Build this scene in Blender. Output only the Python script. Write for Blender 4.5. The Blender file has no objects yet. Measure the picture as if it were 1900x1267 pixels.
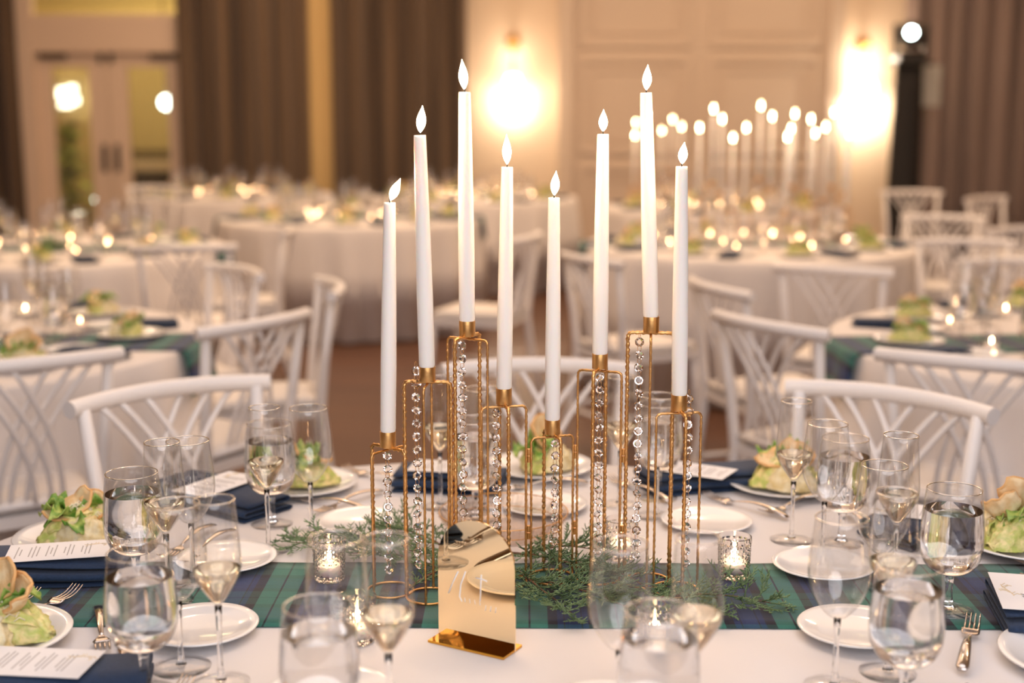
import bpy, math, random
from math import sin, cos, pi, radians as R, atan2, sqrt, hypot
from mathutils import Vector, Matrix, noise
random.seed(7)
sc = bpy.context.scene
COL = sc.collection

# ------------------------------------------------------------------ camera
FPX = 2450.0
PITCH = math.atan(422.0 / FPX)
CAMZ = 1.47
cam_d = bpy.data.cameras.new('camera')
cam = bpy.data.objects.new('camera', cam_d)
COL.objects.link(cam)
cam.location = (0, 0, CAMZ)
cam.rotation_euler = (pi / 2 - PITCH, 0, 0)
cam_d.sensor_width = 36.0
cam_d.lens = FPX * 36.0 / 1900.0
cam_d.clip_start = 0.05
cam_d.clip_end = 60
cam_d.dof.use_dof = True
cam_d.dof.focus_distance = 1.975
cam_d.dof.aperture_fstop = 2.1
sc.camera = cam

# ------------------------------------------------------------------ world, lights, exposure
w = bpy.data.worlds.new('world'); sc.world = w; w.use_nodes = True
w.node_tree.nodes['Background'].inputs[0].default_value = (0.03, 0.028, 0.026, 1)
w.node_tree.nodes['Background'].inputs[1].default_value = 1.0
sc.view_settings.view_transform = 'Standard'
sc.view_settings.look = 'None'
sc.view_settings.exposure = 0.0
sc.view_settings.gamma = 1.0
sc.view_settings.use_curve_mapping = False
try:
    sc.cycles.max_bounces = 14
    sc.cycles.transmission_bounces = 12
    sc.cycles.transparent_max_bounces = 24
    sc.cycles.sample_clamp_indirect = 40.0
    sc.cycles.blur_glossy = 0.6
except Exception:
    pass

def area(name, loc, target, size, power, col, shape='DISK', sy=None):
    l = bpy.data.lights.new(name, 'AREA'); l.shape = shape; l.size = size
    if sy: l.size_y = sy
    l.energy = power; l.color = col
    o = bpy.data.objects.new(name, l); COL.objects.link(o)
    o.location = loc
    o.rotation_euler = (Vector(target) - Vector(loc)).to_track_quat('-Z', 'Y').to_euler()
    return o
area('ceiling_light_table', (0.2, 1.9, 4.0), (0, 2.1, 0.7), 3.4, 46, (1.0, 0.93, 0.96))
area('bounce_flash', (0.5, -1.9, 2.9), (0, 2.8, 0.9), 4.2, 140, (0.96, 0.95, 1.0))
area('ceiling_light_hall', (0, 7.4, 4.05), (0, 7.4, 0), 7.5, 210, (1.0, 0.69, 0.46), 'RECTANGLE', 5.0)
for k_, (lx, ly) in enumerate(((-3.6, 5.2), (-1.2, 5.6), (1.3, 5.6), (3.6, 5.2), (-3.6, 9.0), (-1.0, 9.2), (1.6, 9.2), (4.0, 9.0), (-2.2, 12.0), (2.8, 12.0))):
    area('added_sparkle_light', (lx, ly, 4.1), (lx, ly, 0), .16, 17, (1.0, .68, .42))  # small overhead lamps added for glints in the glasses, no fixtures
area('ceiling_light_far', (0.0, 11.2, 4.05), (0, 12.2, 0), 8.0, 85, (1.0, 0.66, 0.42), 'RECTANGLE', 2.0)

# ------------------------------------------------------------------ placing helpers
CAM = Vector((0, 0, CAMZ))
def ray(px, py):
    a = (px - 950.0) / FPX; b = -(py - 633.5) / FPX
    return Vector((a, cos(PITCH) + b * sin(PITCH), -sin(PITCH) + b * cos(PITCH)))
def atz(px, py, z):
    d = ray(px, py); return CAM + d * ((z - CAMZ) / d.z)
def atY(px, py, Y):
    d = ray(px, py); return CAM + d * (Y / d.y)
TZ = 0.75           # tabletop height
CZ = TZ + 0.003     # cloth surface

# ------------------------------------------------------------------ materials
MATS = {}
def mat(name, col=(.8, .8, .8), rough=.5, metal=0.0, spec=.5, noise_amt=0.0, noise_scale=20.0, col2=None, bump=0.0,
        bump_scale=200.0, coat=0.0, sheen=0.0, sss=0.0, emit=None, emit_s=0.0):
    m = bpy.data.materials.new(name); m.use_nodes = True
    nt = m.node_tree; b = nt.nodes['Principled BSDF']
    b.inputs['Base Color'].default_value = (*col, 1)
    b.inputs['Roughness'].default_value = rough
    b.inputs['Metallic'].default_value = metal
    b.inputs['Specular IOR Level'].default_value = spec
    b.inputs['Coat Weight'].default_value = coat
    b.inputs['Sheen Weight'].default_value = sheen
    if sss:
        b.inputs['Subsurface Weight'].default_value = sss
        b.inputs['Subsurface Radius'].default_value = (.02, .012, .008)
        b.inputs['Subsurface Scale'].default_value = 1.0
    if emit:
        b.inputs['Emission Color'].default_value = (*emit, 1)
        b.inputs['Emission Strength'].default_value = emit_s
    if col2 or bump:
        tc = nt.nodes.new('ShaderNodeTexCoord')
    if col2:
        n = nt.nodes.new('ShaderNodeTexNoise'); n.inputs['Scale'].default_value = noise_scale; n.inputs['Detail'].default_value = 4
        r = nt.nodes.new('ShaderNodeValToRGB')
        r.color_ramp.elements[0].position = .38; r.color_ramp.elements[1].position = .62
        r.color_ramp.elements[0].color = (*col, 1); r.color_ramp.elements[1].color = (*col2, 1)
        nt.links.new(tc.outputs['Object'], n.inputs['Vector'])
        nt.links.new(n.outputs['Fac'], r.inputs[0]); nt.links.new(r.outputs[0], b.inputs['Base Color'])
    if bump:
        n2 = nt.nodes.new('ShaderNodeTexNoise'); n2.inputs['Scale'].default_value = bump_scale; n2.inputs['Detail'].default_value = 3
        bp = nt.nodes.new('ShaderNodeBump'); bp.inputs['Strength'].default_value = bump; bp.inputs['Distance'].default_value = .002
        nt.links.new(tc.outputs['Object'], n2.inputs['Vector'])
        nt.links.new(n2.outputs['Fac'], bp.inputs['Height']); nt.links.new(bp.outputs[0], b.inputs['Normal'])
    MATS[name] = m
    return m
def emat(name, col, s, col_low=None, zmax=None):
    m = bpy.data.materials.new(name); m.use_nodes = True
    nt = m.node_tree; nt.nodes.clear()
    o = nt.nodes.new('ShaderNodeOutputMaterial'); e = nt.nodes.new('ShaderNodeEmission')
    e.inputs[0].default_value = (*col, 1); e.inputs[1].default_value = s
    if col_low:
        tc = nt.nodes.new('ShaderNodeTexCoord'); sp = nt.nodes.new('ShaderNodeSeparateXYZ')
        r = nt.nodes.new('ShaderNodeValToRGB')
        mm = nt.nodes.new('ShaderNodeMath'); mm.operation = 'DIVIDE'; mm.inputs[1].default_value = zmax
        nt.links.new(tc.outputs['Object'], sp.inputs[0]); nt.links.new(sp.outputs[2], mm.inputs[0]); nt.links.new(mm.outputs[0], r.inputs[0])
        r.color_ramp.elements[0].color = (*col_low, 1); r.color_ramp.elements[0].position = .0
        r.color_ramp.elements[1].color = (*col, 1); r.color_ramp.elements[1].position = .3
        nt.links.new(r.outputs[0], e.inputs[0])
    nt.links.new(e.outputs[0], o.inputs[0])
    return m
def thin_glass(name, tint=(.985, .985, .985), edge=(.55, .52, .50), rough=0.0):
    m = bpy.data.materials.new(name); m.use_nodes = True
    nt = m.node_tree; nt.nodes.clear()
    o = nt.nodes.new('ShaderNodeOutputMaterial')
    t = nt.nodes.new('ShaderNodeBsdfTransparent'); g = nt.nodes.new('ShaderNodeBsdfGlossy'); g.inputs['Roughness'].default_value = rough
    g.inputs['Color'].default_value = (1, 1, 1, 1)
    lw = nt.nodes.new('ShaderNodeLayerWeight'); lw.inputs[0].default_value = .5
    r = nt.nodes.new('ShaderNodeValToRGB')
    r.color_ramp.elements[0].position = .78; r.color_ramp.elements[0].color = (*tint, 1)
    r.color_ramp.elements[1].position = 1.0; r.color_ramp.elements[1].color = (*edge, 1)
    nt.links.new(lw.outputs['Facing'], r.inputs[0]); nt.links.new(r.outputs[0], t.inputs[0])
    mx = nt.nodes.new('ShaderNodeMixShader')
    rf_ = nt.nodes.new('ShaderNodeValToRGB'); e = rf_.color_ramp.elements
    e[0].position = 0; e[0].color = (.06, .06, .06, 1); e[1].position = 1; e[1].color = (.62, .62, .62, 1)
    q = e.new(.6); q.color = (.09, .09, .09, 1); q = e.new(.85); q.color = (.30, .30, .30, 1)
    nt.links.new(lw.outputs['Facing'], rf_.inputs[0]); nt.links.new(rf_.outputs[0], mx.inputs[0]); nt.links.new(t.outputs[0], mx.inputs[1]); nt.links.new(g.outputs[0], mx.inputs[2])
    nt.links.new(mx.outputs[0], o.inputs[0])
    return m
def glass(name, col=(1, 1, 1), ior=1.45, rough=0.0):
    m = bpy.data.materials.new(name); m.use_nodes = True
    nt = m.node_tree; nt.nodes.clear()
    o = nt.nodes.new('ShaderNodeOutputMaterial'); g = nt.nodes.new('ShaderNodeBsdfGlass')
    g.inputs['Color'].default_value = (*col, 1); g.inputs['IOR'].default_value = ior; g.inputs['Roughness'].default_value = rough
    nt.links.new(g.outputs[0], o.inputs[0])
    return m

M_cloth = mat('white_cloth', (.73, .71, .72), .85, sheen=.1, bump=.25, bump_scale=900)
M_cloth_bg = mat('white_cloth_drape', (.78, .73, .70), .85, sheen=.2)
M_navy = mat('navy_linen', (.008, .026, .070), .85, col2=(.012, .036, .095), noise_scale=300, bump=.35, bump_scale=1200, sheen=.15)
M_gold = mat('antique_gold', (.80, .47, .19), .34, 1.0, col2=(.62, .34, .12), noise_scale=60, bump=.3, bump_scale=300)
M_socket = mat('brushed_gold', (.72, .43, .17), .38, 1.0, col2=(.62, .35, .13), noise_scale=40, bump=.2, bump_scale=150)
M_mirror = mat('gold_mirror', (1.0, .80, .50), .015, 1.0)
M_mirrorbase = mat('gold_mirror_base', (.78, .40, .06), .03, 1.0)
M_wax = mat('white_wax', (.93, .90, .87), .38, sss=.25)
M_wick = mat('charred_wick', (.02, .018, .02), .9)
M_flame = emat('flame', (1.0, .80, .50), 26.0, (.30, .34, .9), .016)
M_flame_far = emat('far_flame', (1.0, .74, .42), 42.0)
M_votive_flame = emat('votive_flame', (1.0, .60, .28), 120.0)
M_vf2 = emat('votive_flame_dim', (1.0, .58, .28), 80.0)
M_vf3 = emat('votive_flame_low', (1.0, .52, .24), 45.0)
M_porc = mat('white_porcelain', (.84, .84, .85), .12, coat=.3)
M_steel = mat('polished_steel', (.66, .60, .56), .16, 1.0)
M_chair = mat('white_painted_wood', (.84, .80, .78), .35)
M_cushion = mat('ivory_cushion', (.75, .71, .68), .9)
M_card = mat('card_paper', (.86, .85, .86), .8)
M_ink = mat("grey_ink", (.42, .40, .40), .8)
M_goldink = mat('pale_gold_ink', (.75, .62, .42), .6)
M_stem = mat('brown_stem', (.13, .060, .035), .8, col2=(.20, .10, .06), noise_scale=90)
M_fol = mat('juniper_green', (.085, .15, .060), .7, col2=(.20, .30, .15), noise_scale=40)
M_let = mat('lettuce_green', (.10, .26, .025), .45, col2=(.46, .56, .14), noise_scale=60)
M_let2 = mat('lettuce_heart', (.50, .56, .14), .45, col2=(.88, .74, .36), noise_scale=75, bump=.6, bump_scale=120)
M_cream = mat('creamy_dressing', (.86, .78, .55), .5, col2=(.72, .58, .28), noise_scale=60, bump=.5, bump_scale=150)
M_toast = mat('toasted_bread', (.86, .68, .42), .75, col2=(.76, .50, .24), noise_scale=55, bump=.7, bump_scale=160)
M_crust = mat('bread_crust', (.68, .36, .13), .7, col2=(.80, .50, .22), noise_scale=60)
M_shav = mat('cheese_shaving', (.90, .84, .66), .6)
M_rose = mat('ivory_rose', (.85, .77, .64), .7)
M_red = mat('red_berry', (.65, .05, .05), .4)
M_thin = thin_glass('clear_glass_bowl')
M_glass = glass('clear_glass', (1, 1, 1), 1.48)
M_water = glass('water', (1, 1, 1), 1.36)
M_wine = glass('white_wine', (1.0, .965, .88), 1.35)
M_crystal = glass('crystal', (1, .98, .97), 1.55)
M_votive = glass('faceted_votive_glass', (.985, .975, .965), 1.45)
M_votglow = mat('warm_votive_glass', (.9, .62, .42), .35)
M_votglow.node_tree.nodes['Principled BSDF'].inputs['Transmission Weight'].default_value = .6
M_ribbed = thin_glass('ribbed_glass', (.93, .90, .88), (.55, .50, .46))
M_black = mat('black_fabric', (.014, .012, .012), .8)
M_blackp = mat('black_plastic', (.025, .023, .022), .4)
M_greybox = mat('grey_speaker_box', (.62, .62, .56), .5)
M_wall = mat('cream_wall', (.80, .64, .47), .8, bump=.1, bump_scale=30)
M_panelw = mat('panel_paint', (.66, .54, .43), .7)
M_frame = mat('door_paint', (.74, .58, .45), .55)
M_brass = mat('aged_brass', (.70, .42, .16), .35, 1.0)
M_lampshade = emat('sconce_shade', (1.0, .82, .60), 9.0)
M_lens = emat('stage_lens', (.85, 1.0, .95), 30.0)
M_globe = emat('globe_lamp', (.90, 1.0, .92), 16.0)
M_lantern = emat('lantern_pane', (1.0, .90, .66), 9.0)
M_lobby = mat('lobby_wall', (.62, .46, .22), .8)
M_plant = mat('plant_leaf', (.12, .20, .02), .5, col2=(.45, .52, .06), noise_scale=8)
M_dark = mat('dark_wood', (.05, .03, .015), .5)
M_ceil = mat('ceiling_paint', (.70, .60, .48), .9)
M_doorglass = thin_glass('door_pane', (.90, .90, .86), (.7, .7, .66))

def curtain_mat(name, c1, c2):  # vertical streaks put light and dark of the pleats into the colour
    m = mat(name, c1, .9, sheen=.3)
    nt = m.node_tree; b = nt.nodes['Principled BSDF']
    tc = nt.nodes.new('ShaderNodeTexCoord'); mp = nt.nodes.new('ShaderNodeMapping'); mp.inputs['Scale'].default_value = (1, 1, .02)
    n = nt.nodes.new('ShaderNodeTexNoise'); n.inputs['Scale'].default_value = 7
    r = nt.nodes.new('ShaderNodeValToRGB'); r.color_ramp.elements[0].color = (*c1, 1); r.color_ramp.elements[1].color = (*c2, 1)
    r.color_ramp.elements[0].position = .4; r.color_ramp.elements[1].position = .6
    nt.links.new(tc.outputs['Object'], mp.inputs[0]); nt.links.new(mp.outputs[0], n.inputs['Vector'])
    nt.links.new(n.outputs['Fac'], r.inputs[0]); nt.links.new(r.outputs[0], b.inputs['Base Color'])
    return m
M_curt = curtain_mat('brown_curtain', (.062, .037, .022), (.155, .10, .06))
M_curt_r = curtain_mat('taupe_curtain', (.22, .165, .145), (.33, .25, .22))
M_strip = curtain_mat('gold_lit_strip', (.55, .36, .14), (.66, .46, .20))  # glow of the lit wall between the curtains, put into the colour

def floor_mat():
    m = mat('dark_parquet', (.12, .05, .025), .42)
    nt = m.node_tree; b = nt.nodes['Principled BSDF']
    tc = nt.nodes.new('ShaderNodeTexCoord'); br = nt.nodes.new('ShaderNodeTexBrick')
    br.inputs['Scale'].default_value = 1.0; br.inputs['Brick Width'].default_value = 1.1; br.inputs['Row Height'].default_value = .11
    br.inputs['Color1'].default_value = (.115, .052, .028, 1); br.inputs['Color2'].default_value = (.09, .040, .022, 1)
    br.inputs['Mortar'].default_value = (.05, .02, .012, 1); br.inputs['Mortar Size'].default_value = .003
    nt.links.new(tc.outputs['Object'], br.inputs['Vector']); nt.links.new(br.outputs[0], b.inputs['Base Color'])
    return m
M_floor = floor_mat()

def plaid_mat():
    m = mat('green_navy_tartan', (.02, .05, .05), .9, sheen=.2)
    nt = m.node_tree; b = nt.nodes['Principled BSDF']; L = nt.links
    tc = nt.nodes.new('ShaderNodeTexCoord'); sp = nt.nodes.new('ShaderNodeSeparateXYZ'); L.new(tc.outputs['UV'], sp.inputs[0])
    G = (.035, .165, .130, 1); G2 = (.030, .135, .105, 1); K = (.016, .012, .020, 1); N = (.014, .028, .11, 1); N2 = (.020, .040, .13, 1)
    stops = [(0, G), (.20, K), (.225, G), (.42, K), (.53, N), (.60, K), (.615, N), (.66, N2), (.80, K), (.815, N), (.88, K)]
    def band(out):
        f = nt.nodes.new('ShaderNodeMath'); f.operation = 'FRACT'; L.new(out, f.inputs[0])
        r = nt.nodes.new('ShaderNodeValToRGB'); r.color_ramp.interpolation = 'CONSTANT'
        e = r.color_ramp.elements; e[0].position = 0; e[0].color = stops[0][1]; e[1].position = stops[1][0]; e[1].color = stops[1][1]
        for p, c in stops[2:]:
            q = e.new(p); q.color = c
        L.new(f.outputs[0], r.inputs[0]); return r
    a = band(sp.outputs[0]); c = band(sp.outputs[1])
    mx = nt.nodes.new('ShaderNodeMix'); mx.data_type = 'RGBA'; mx.inputs[0].default_value = .24
    L.new(a.outputs[0], mx.inputs[6]); L.new(c.outputs[0], mx.inputs[7])
    wv = nt.nodes.new('ShaderNodeTexNoise'); wv.inputs['Scale'].default_value = 900; L.new(tc.outputs['Object'], wv.inputs['Vector'])
    hs = nt.nodes.new('ShaderNodeMix'); hs.data_type = 'RGBA'; hs.blend_type = 'OVERLAY'; hs.inputs[0].default_value = .35
    L.new(mx.outputs[2], hs.inputs[6]); L.new(wv.outputs['Fac'], hs.inputs[7]); L.new(hs.outputs[2], b.inputs['Base Color'])
    bp = nt.nodes.new('ShaderNodeBump'); bp.inputs['Strength'].default_value = .3; bp.inputs['Distance'].default_value = .001
    L.new(wv.outputs['Fac'], bp.inputs['Height']); L.new(bp.outputs[0], b.inputs['Normal'])
    return m
M_plaid = plaid_mat()

# ------------------------------------------------------------------ mesh builder
class MB:
    def __init__(s): s.v = []; s.f = []; s.uv = None
    def add(s, vs, fs):
        n = len(s.v); s.v += [tuple(p) for p in vs]; s.f += [tuple(i + n for i in f) for f in fs]; return s
    def box(s, c, d, rz=0.0):
        x, y, z = (q / 2 for q in d); cr, sr = cos(rz), sin(rz); vs = []
        for sx, sy, sz in ((-1,-1,-1),(1,-1,-1),(1,1,-1),(-1,1,-1),(-1,-1,1),(1,-1,1),(1,1,1),(-1,1,1)):
            a, b = sx * x, sy * y; vs.append((c[0] + a * cr - b * sr, c[1] + a * sr + b * cr, c[2] + sz * z))
        return s.add(vs, [(0,3,2,1),(4,5,6,7),(0,1,5,4),(1,2,6,5),(2,3,7,6),(3,0,4,7)])
    def tube(s, path, rad, seg=8, cap=True, closed=False, flat=1.0):
        P = [Vector(p) for p in path]; n = len(P)
        rs = rad if isinstance(rad, (list, tuple)) else [rad] * n
        vs = []; up = None
        for i in range(n):
            if closed: t = P[(i + 1) % n] - P[i - 1]
            else: t = P[min(i + 1, n - 1)] - P[max(i - 1, 0)]
            if t.length < 1e-9: t = Vector((0, 0, 1))
            t.normalize()
            if up is None:
                up = Vector((0, 0, 1)) if abs(t.z) < .9 else Vector((1, 0, 0))
            a = t.cross(up)
            if a.length < 1e-6: a = t.orthogonal()
            a.normalize(); b = a.cross(t).normalized(); up = b
            for k in range(seg):
                th = 2 * pi * k / seg
                vs.append(P[i] + a * (rs[i] * cos(th)) + b * (rs[i] * flat * sin(th)))
        fs = []
        m = n if closed else n - 1
        for i in range(m):
            j = (i + 1) % n
            for k in range(seg):
                l = (k + 1) % seg
                fs.append((i * seg + k, i * seg + l, j * seg + l, j * seg + k))
        if cap and not closed:
            fs.append(tuple(range(seg))[::-1]); fs.append(tuple((n - 1) * seg + k for k in range(seg)))
        return s.add(vs, fs)
    def lathe(s, prof, seg=32, c=(0, 0, 0), mod=None):
        vs = []; rings = []
        for (r, z) in prof:
            if r < 1e-6:
                rings.append([len(vs)]); vs.append((c[0], c[1], c[2] + z))
            else:
                ring = []
                for k in range(seg):
                    th = 2 * pi * k / seg; rr = r * (mod(th, z, r) if mod else 1.0)
                    ring.append(len(vs)); vs.append((c[0] + rr * cos(th), c[1] + rr * sin(th), c[2] + z))
                rings.append(ring)
        fs = []
        for a, b in zip(rings, rings[1:]):
            if len(a) == 1 and len(b) == 1: continue
            for k in range(seg):
                l = (k + 1) % seg
                if len(a) == 1: fs.append((a[0], b[l], b[k]))
                elif len(b) == 1: fs.append((a[k], a[l], b[0]))
                else: fs.append((a[k], a[l], b[l], b[k]))
        return s.add(vs, fs)
    def prism(s, pts, z0, z1):
        n = len(pts)
        vs = [(x, y, z0) for x, y in pts] + [(x, y, z1) for x, y in pts]
        fs = [tuple(range(n))[::-1], tuple(range(n, 2 * n))] + [(i, (i + 1) % n, n + (i + 1) % n, n + i) for i in range(n)]
        return s.add(vs, fs)
    def grid(s, fn, nu, nv):
        vs = [fn(i / nu, j / nv) for j in range(nv + 1) for i in range(nu + 1)]
        fs = [(j * (nu + 1) + i, j * (nu + 1) + i + 1, (j + 1) * (nu + 1) + i + 1, (j + 1) * (nu + 1) + i) for j in range(nv) for i in range(nu)]
        return s.add(vs, fs)
    def slab(s, fn, nu, nv, t):
        """closed thick sheet: fn gives the mid surface, t the thickness along its normal"""
        P = [[Vector(fn(i / nu, j / nv)) for i in range(nu + 1)] for j in range(nv + 1)]
        top, bot = [], []
        for j in range(nv + 1):
            for i in range(nu + 1):
                du = P[j][min(i + 1, nu)] - P[j][max(i - 1, 0)]; dv = P[min(j + 1, nv)][i] - P[max(j - 1, 0)][i]
                n = du.cross(dv)
                n = n.normalized() if n.length > 1e-12 else Vector((0, 0, 1))
                top.append(P[j][i] + n * t / 2); bot.append(P[j][i] - n * t / 2)
        N = len(top); W = nu + 1; fs = []
        for j in range(nv):
            for i in range(nu):
                a = j * W + i; fs.append((a, a + 1, a + W + 1, a + W)); fs.append((N + a, N + a + W, N + a + W + 1, N + a + 1))
        for i in range(nu):
            fs.append((i, N + i, N + i + 1, i + 1)); a = nv * W + i; fs.append((a, a + 1, N + a + 1, N + a))
        for j in range(nv):
            a = j * W; fs.append((a, a + W, N + a + W, N + a)); a = j * W + nu; fs.append((a, N + a, N + a + W, a + W))
        return s.add(top + bot, fs)
    def mesh(s, name, m, smooth=True, angle=None):
        me = bpy.data.meshes.new(name); me.from_pydata(s.v, [], s.f)
        if m: me.materials.append(m)
        if smooth:
            me.shade_smooth()
            if angle:
                import bmesh
                bm = bmesh.new(); bm.from_mesh(me)
                ca = R(angle)
                for e in bm.edges:
                    if len(e.link_faces) == 2 and e.calc_face_angle(0) > ca: e.smooth = False
                bm.to_mesh(me); bm.free()
        me.update()
        return me

def obj(name, data, parent=None, loc=(0, 0, 0), rot=(0, 0, 0), scale=None, **props):
    o = bpy.data.objects.new(name, data); COL.objects.link(o)
    o.parent = parent; o.location = loc; o.rotation_euler = rot
    if scale is not None: o.scale = (scale,) * 3 if isinstance(scale, (int, float)) else scale
    for k, v in props.items():
        if v is not None: o[k] = v
    return o
def thing(name, label, cat, loc=(0, 0, 0), rz=0.0, group=None, rot=None, scale=None):
    return obj(name, None, None, loc, rot or (0, 0, rz), scale, label=label, category=cat, group=group)
def struct(name, mb, m, smooth=False, parent=None, **kw):
    return obj(name, mb.mesh(name, m, smooth), parent, kind=None if parent else 'structure', **kw)
# a prototype is a list of (part name, mesh, [sub-parts], props); place() makes a thing of it with parts sharing the meshes
def place(proto, name, label, cat, loc, rz=0.0, group=None, rot=None, scale=None):
    if len(proto) == 1 and not proto[0][2]:
        return obj(name, proto[0][1], None, loc, rot or (0, 0, rz), scale, label=label, category=cat, group=group)
    t = thing(name, label, cat, loc, rz, group, rot, scale)
    for pn, me, subs, pr in proto:
        p = obj(pn, me, t, **pr)
        for sn, sme, _, spr in subs:
            obj(sn, sme, p, **spr)
    return t

# ================================================================== ROOM
WY = 13.5      # far wall
HX = 7.2       # half width
CH = 4.2
struct('floor', MB().box((0, 6.5, -.05), (2 * HX + .4, 22.4, .1)), M_floor)
struct('ceiling', MB().box((0, 4.9, CH + .05), (2 * HX + .2, 17.6, .1)), M_ceil)
struct('wall_left', MB().box((-HX - .05, 4.75, CH / 2), (.1, 17.5, CH)), M_wall)
struct('wall_right', MB().box((HX + .05, 4.75, CH / 2), (.1, 17.5, CH)), M_wall)
struct('wall_back', MB().box((0, -3.95, CH / 2), (2 * HX, .1, CH)), M_wall)
def wx(px, py=250): return atY(px, py, WY).x
def wz(py, Y=WY): return atY(950, py, Y).z
# door opening between x0 and x1
dx0, dx1 = wx(62), wx(352)
dtop = wz(98); ttop = CH - .55
mb = MB()
mb.box(((-HX + dx0) / 2, WY + .1, CH / 2), (dx0 + HX, .2, CH))
mb.box(((dx1 + HX) / 2, WY + .1, CH / 2), (HX - dx1, .2, CH))
mb.box(((dx0 + dx1) / 2, WY + .1, (ttop + CH) / 2), (dx1 - dx0, .2, CH - ttop))
struct('wall_far', mb, M_wall)
# door surround and transom
mb = MB(); jw = .09
mb.box((dx0 - .02, WY - .02, ttop / 2), (jw + .1, .12, ttop)); mb.box((dx1 + .03, WY - .02, ttop / 2), (jw, .12, ttop))
zt = wz(28)
mb.box(((dx0 + dx1) / 2, WY, (dtop + zt) / 2 + .002), (dx1 - dx0 - .13, .14, zt - dtop))
mb.box(((dx0 + dx1) / 2, WY, ttop), (dx1 - dx0, .14, .12))
struct('trim_1', mb, M_frame)
tw = struct('window_1', MB().box(((dx0 + dx1) / 2, WY + .03, (zt + ttop) / 2 + .02), (dx1 - dx0 - .1, .012, ttop - zt - .1)), M_doorglass)
def door_leaf(n, x0, x1, hx, side):
    d = MB(); st = (x1 - x0) * .25; yy = WY + .04
    d.box((x0 + st / 2, yy, dtop / 2), (st, .05, dtop)); d.box((x1 - st / 2, yy, dtop / 2), (st, .05, dtop))
    d.box(((x0 + x1) / 2, yy, dtop - .07), (x1 - x0 - 2 * st, .05, .14)); d.box(((x0 + x1) / 2, yy, .15), (x1 - x0 - 2 * st, .05, .3))
    o = struct('door_%d' % n, d, M_frame)
    obj('pane', MB().box(((x0 + x1) / 2, yy, (dtop + .16) / 2), (x1 - x0 - 2 * st, .01, dtop - .44)).mesh('pane', M_doorglass, False), o)
    obj('door_handle', MB().tube([(hx, yy - .03, .93), (hx, yy - .07, .95), (hx, yy - .07, 1.12), (hx, yy - .03, 1.14)], .012).mesh('door_handle', M_blackp), o)
    obj('lock_plate', MB().box((hx, yy - .03, 1.03), (.05, .012, .28)).mesh('lock_plate', M_dark, False), o)
    obj('closer', MB().box(((x0 + .22) if side < 0 else (x1 - .22), yy - .06, dtop - .03), (.26, .05, .05)).mesh('closer', M_dark, False), o)
    obj('top_bolt', MB().box((x1 - .05 if side < 0 else x0 + .05, yy - .04, dtop - .05), (.035, .03, .10)).mesh('top_bolt', M_dark, False), o)
mid = wx(203)
door_leaf(1, dx0 + .03, mid - .004, mid - .06, -1)
door_leaf(2, mid + .004, dx1 - .01, mid + .07, 1)
# lobby behind the doors
mb = MB(); LY = 17.4
mb.box(((dx0 + dx1) / 2, LY, CH / 2), (6.4, .1, CH)); mb.box((dx0 - 2.2, (WY + LY) / 2 + .1, CH / 2), (.1, LY - WY, CH)); mb.box((dx1 + 2.0, (WY + LY) / 2 + .1, CH / 2), (.1, LY - WY, CH))
mb.box(((dx0 + dx1) / 2, (WY + LY) / 2 + .15, CH + .05), (6.4, LY - WY, .1))
struct('wall_lobby', mb, M_lobby)
l = bpy.data.lights.new('lobby_light', 'AREA'); l.size = 1.5; l.energy = 110; l.color = (1, .84, .45)
o = bpy.data.objects.new('lobby_light', l); COL.objects.link(o); o.location = ((dx0 + dx1) / 2, 15.6, CH - .1)

def ball(c, r, seg=16, n=8, sq=1.0):
    return MB().lathe([(r * sin(pi * i / n), -r * sq * cos(pi * i / n)) for i in range(n + 1)], seg, c)
# wall lantern of the lobby, seen through the left door
p = atY(128, 178, LY - .25)
t = thing('wall_lantern', 'bright rectangular lantern glowing behind the left door pane', 'lamp', p)
for lx_, lz_, lw_, lh_ in ((-.07, .03, .10, .14), (.05, .09, .06, .08), (.06, -.05, .09, .10), (-.05, -.11, .12, .06)):
    obj('lantern_pane', MB().box((lx_, 0, lz_), (lw_, .12, lh_)).mesh('lantern_pane', M_lantern, False), t)
f_ = MB()
for sx in (-1, 1):
    for sy in (-1, 1): f_.box((sx * .155, sy * .075, 0), (.014, .014, .38))
f_.box((0, 0, .19), (.34, .18, .02)); f_.box((0, 0, -.19), (.34, .18, .02)); f_.box((0, .12, .0), (.1, .14, .12))
obj('lantern_frame', f_.mesh('lantern_frame', M_dark, False), t)
p = atY(309, 190, 16.4)
t = thing('globe_pendant', 'round white globe lamp glowing behind the right door pane', 'lamp', p)
obj('globe', ball((0, 0, 0), .08).mesh('globe', M_globe), t)
obj('hanging_rod', MB().tube([(0, 0, .10), (0, 0, CH - p.z)], .008).mesh('rod', M_dark), t)
p = atY(183, 370, 15.4)
t = thing('path_lamp', 'small low white globe lamp behind the left door, near its foot', 'lamp', (p.x, p.y, 0))
obj('globe', ball((0, 0, p.z), .05).mesh('globe2', M_globe), t)
obj('post', MB().tube([(0, 0, 0), (0, 0, p.z - .065)], [.03, .02]).mesh('post', M_dark), t)
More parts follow.
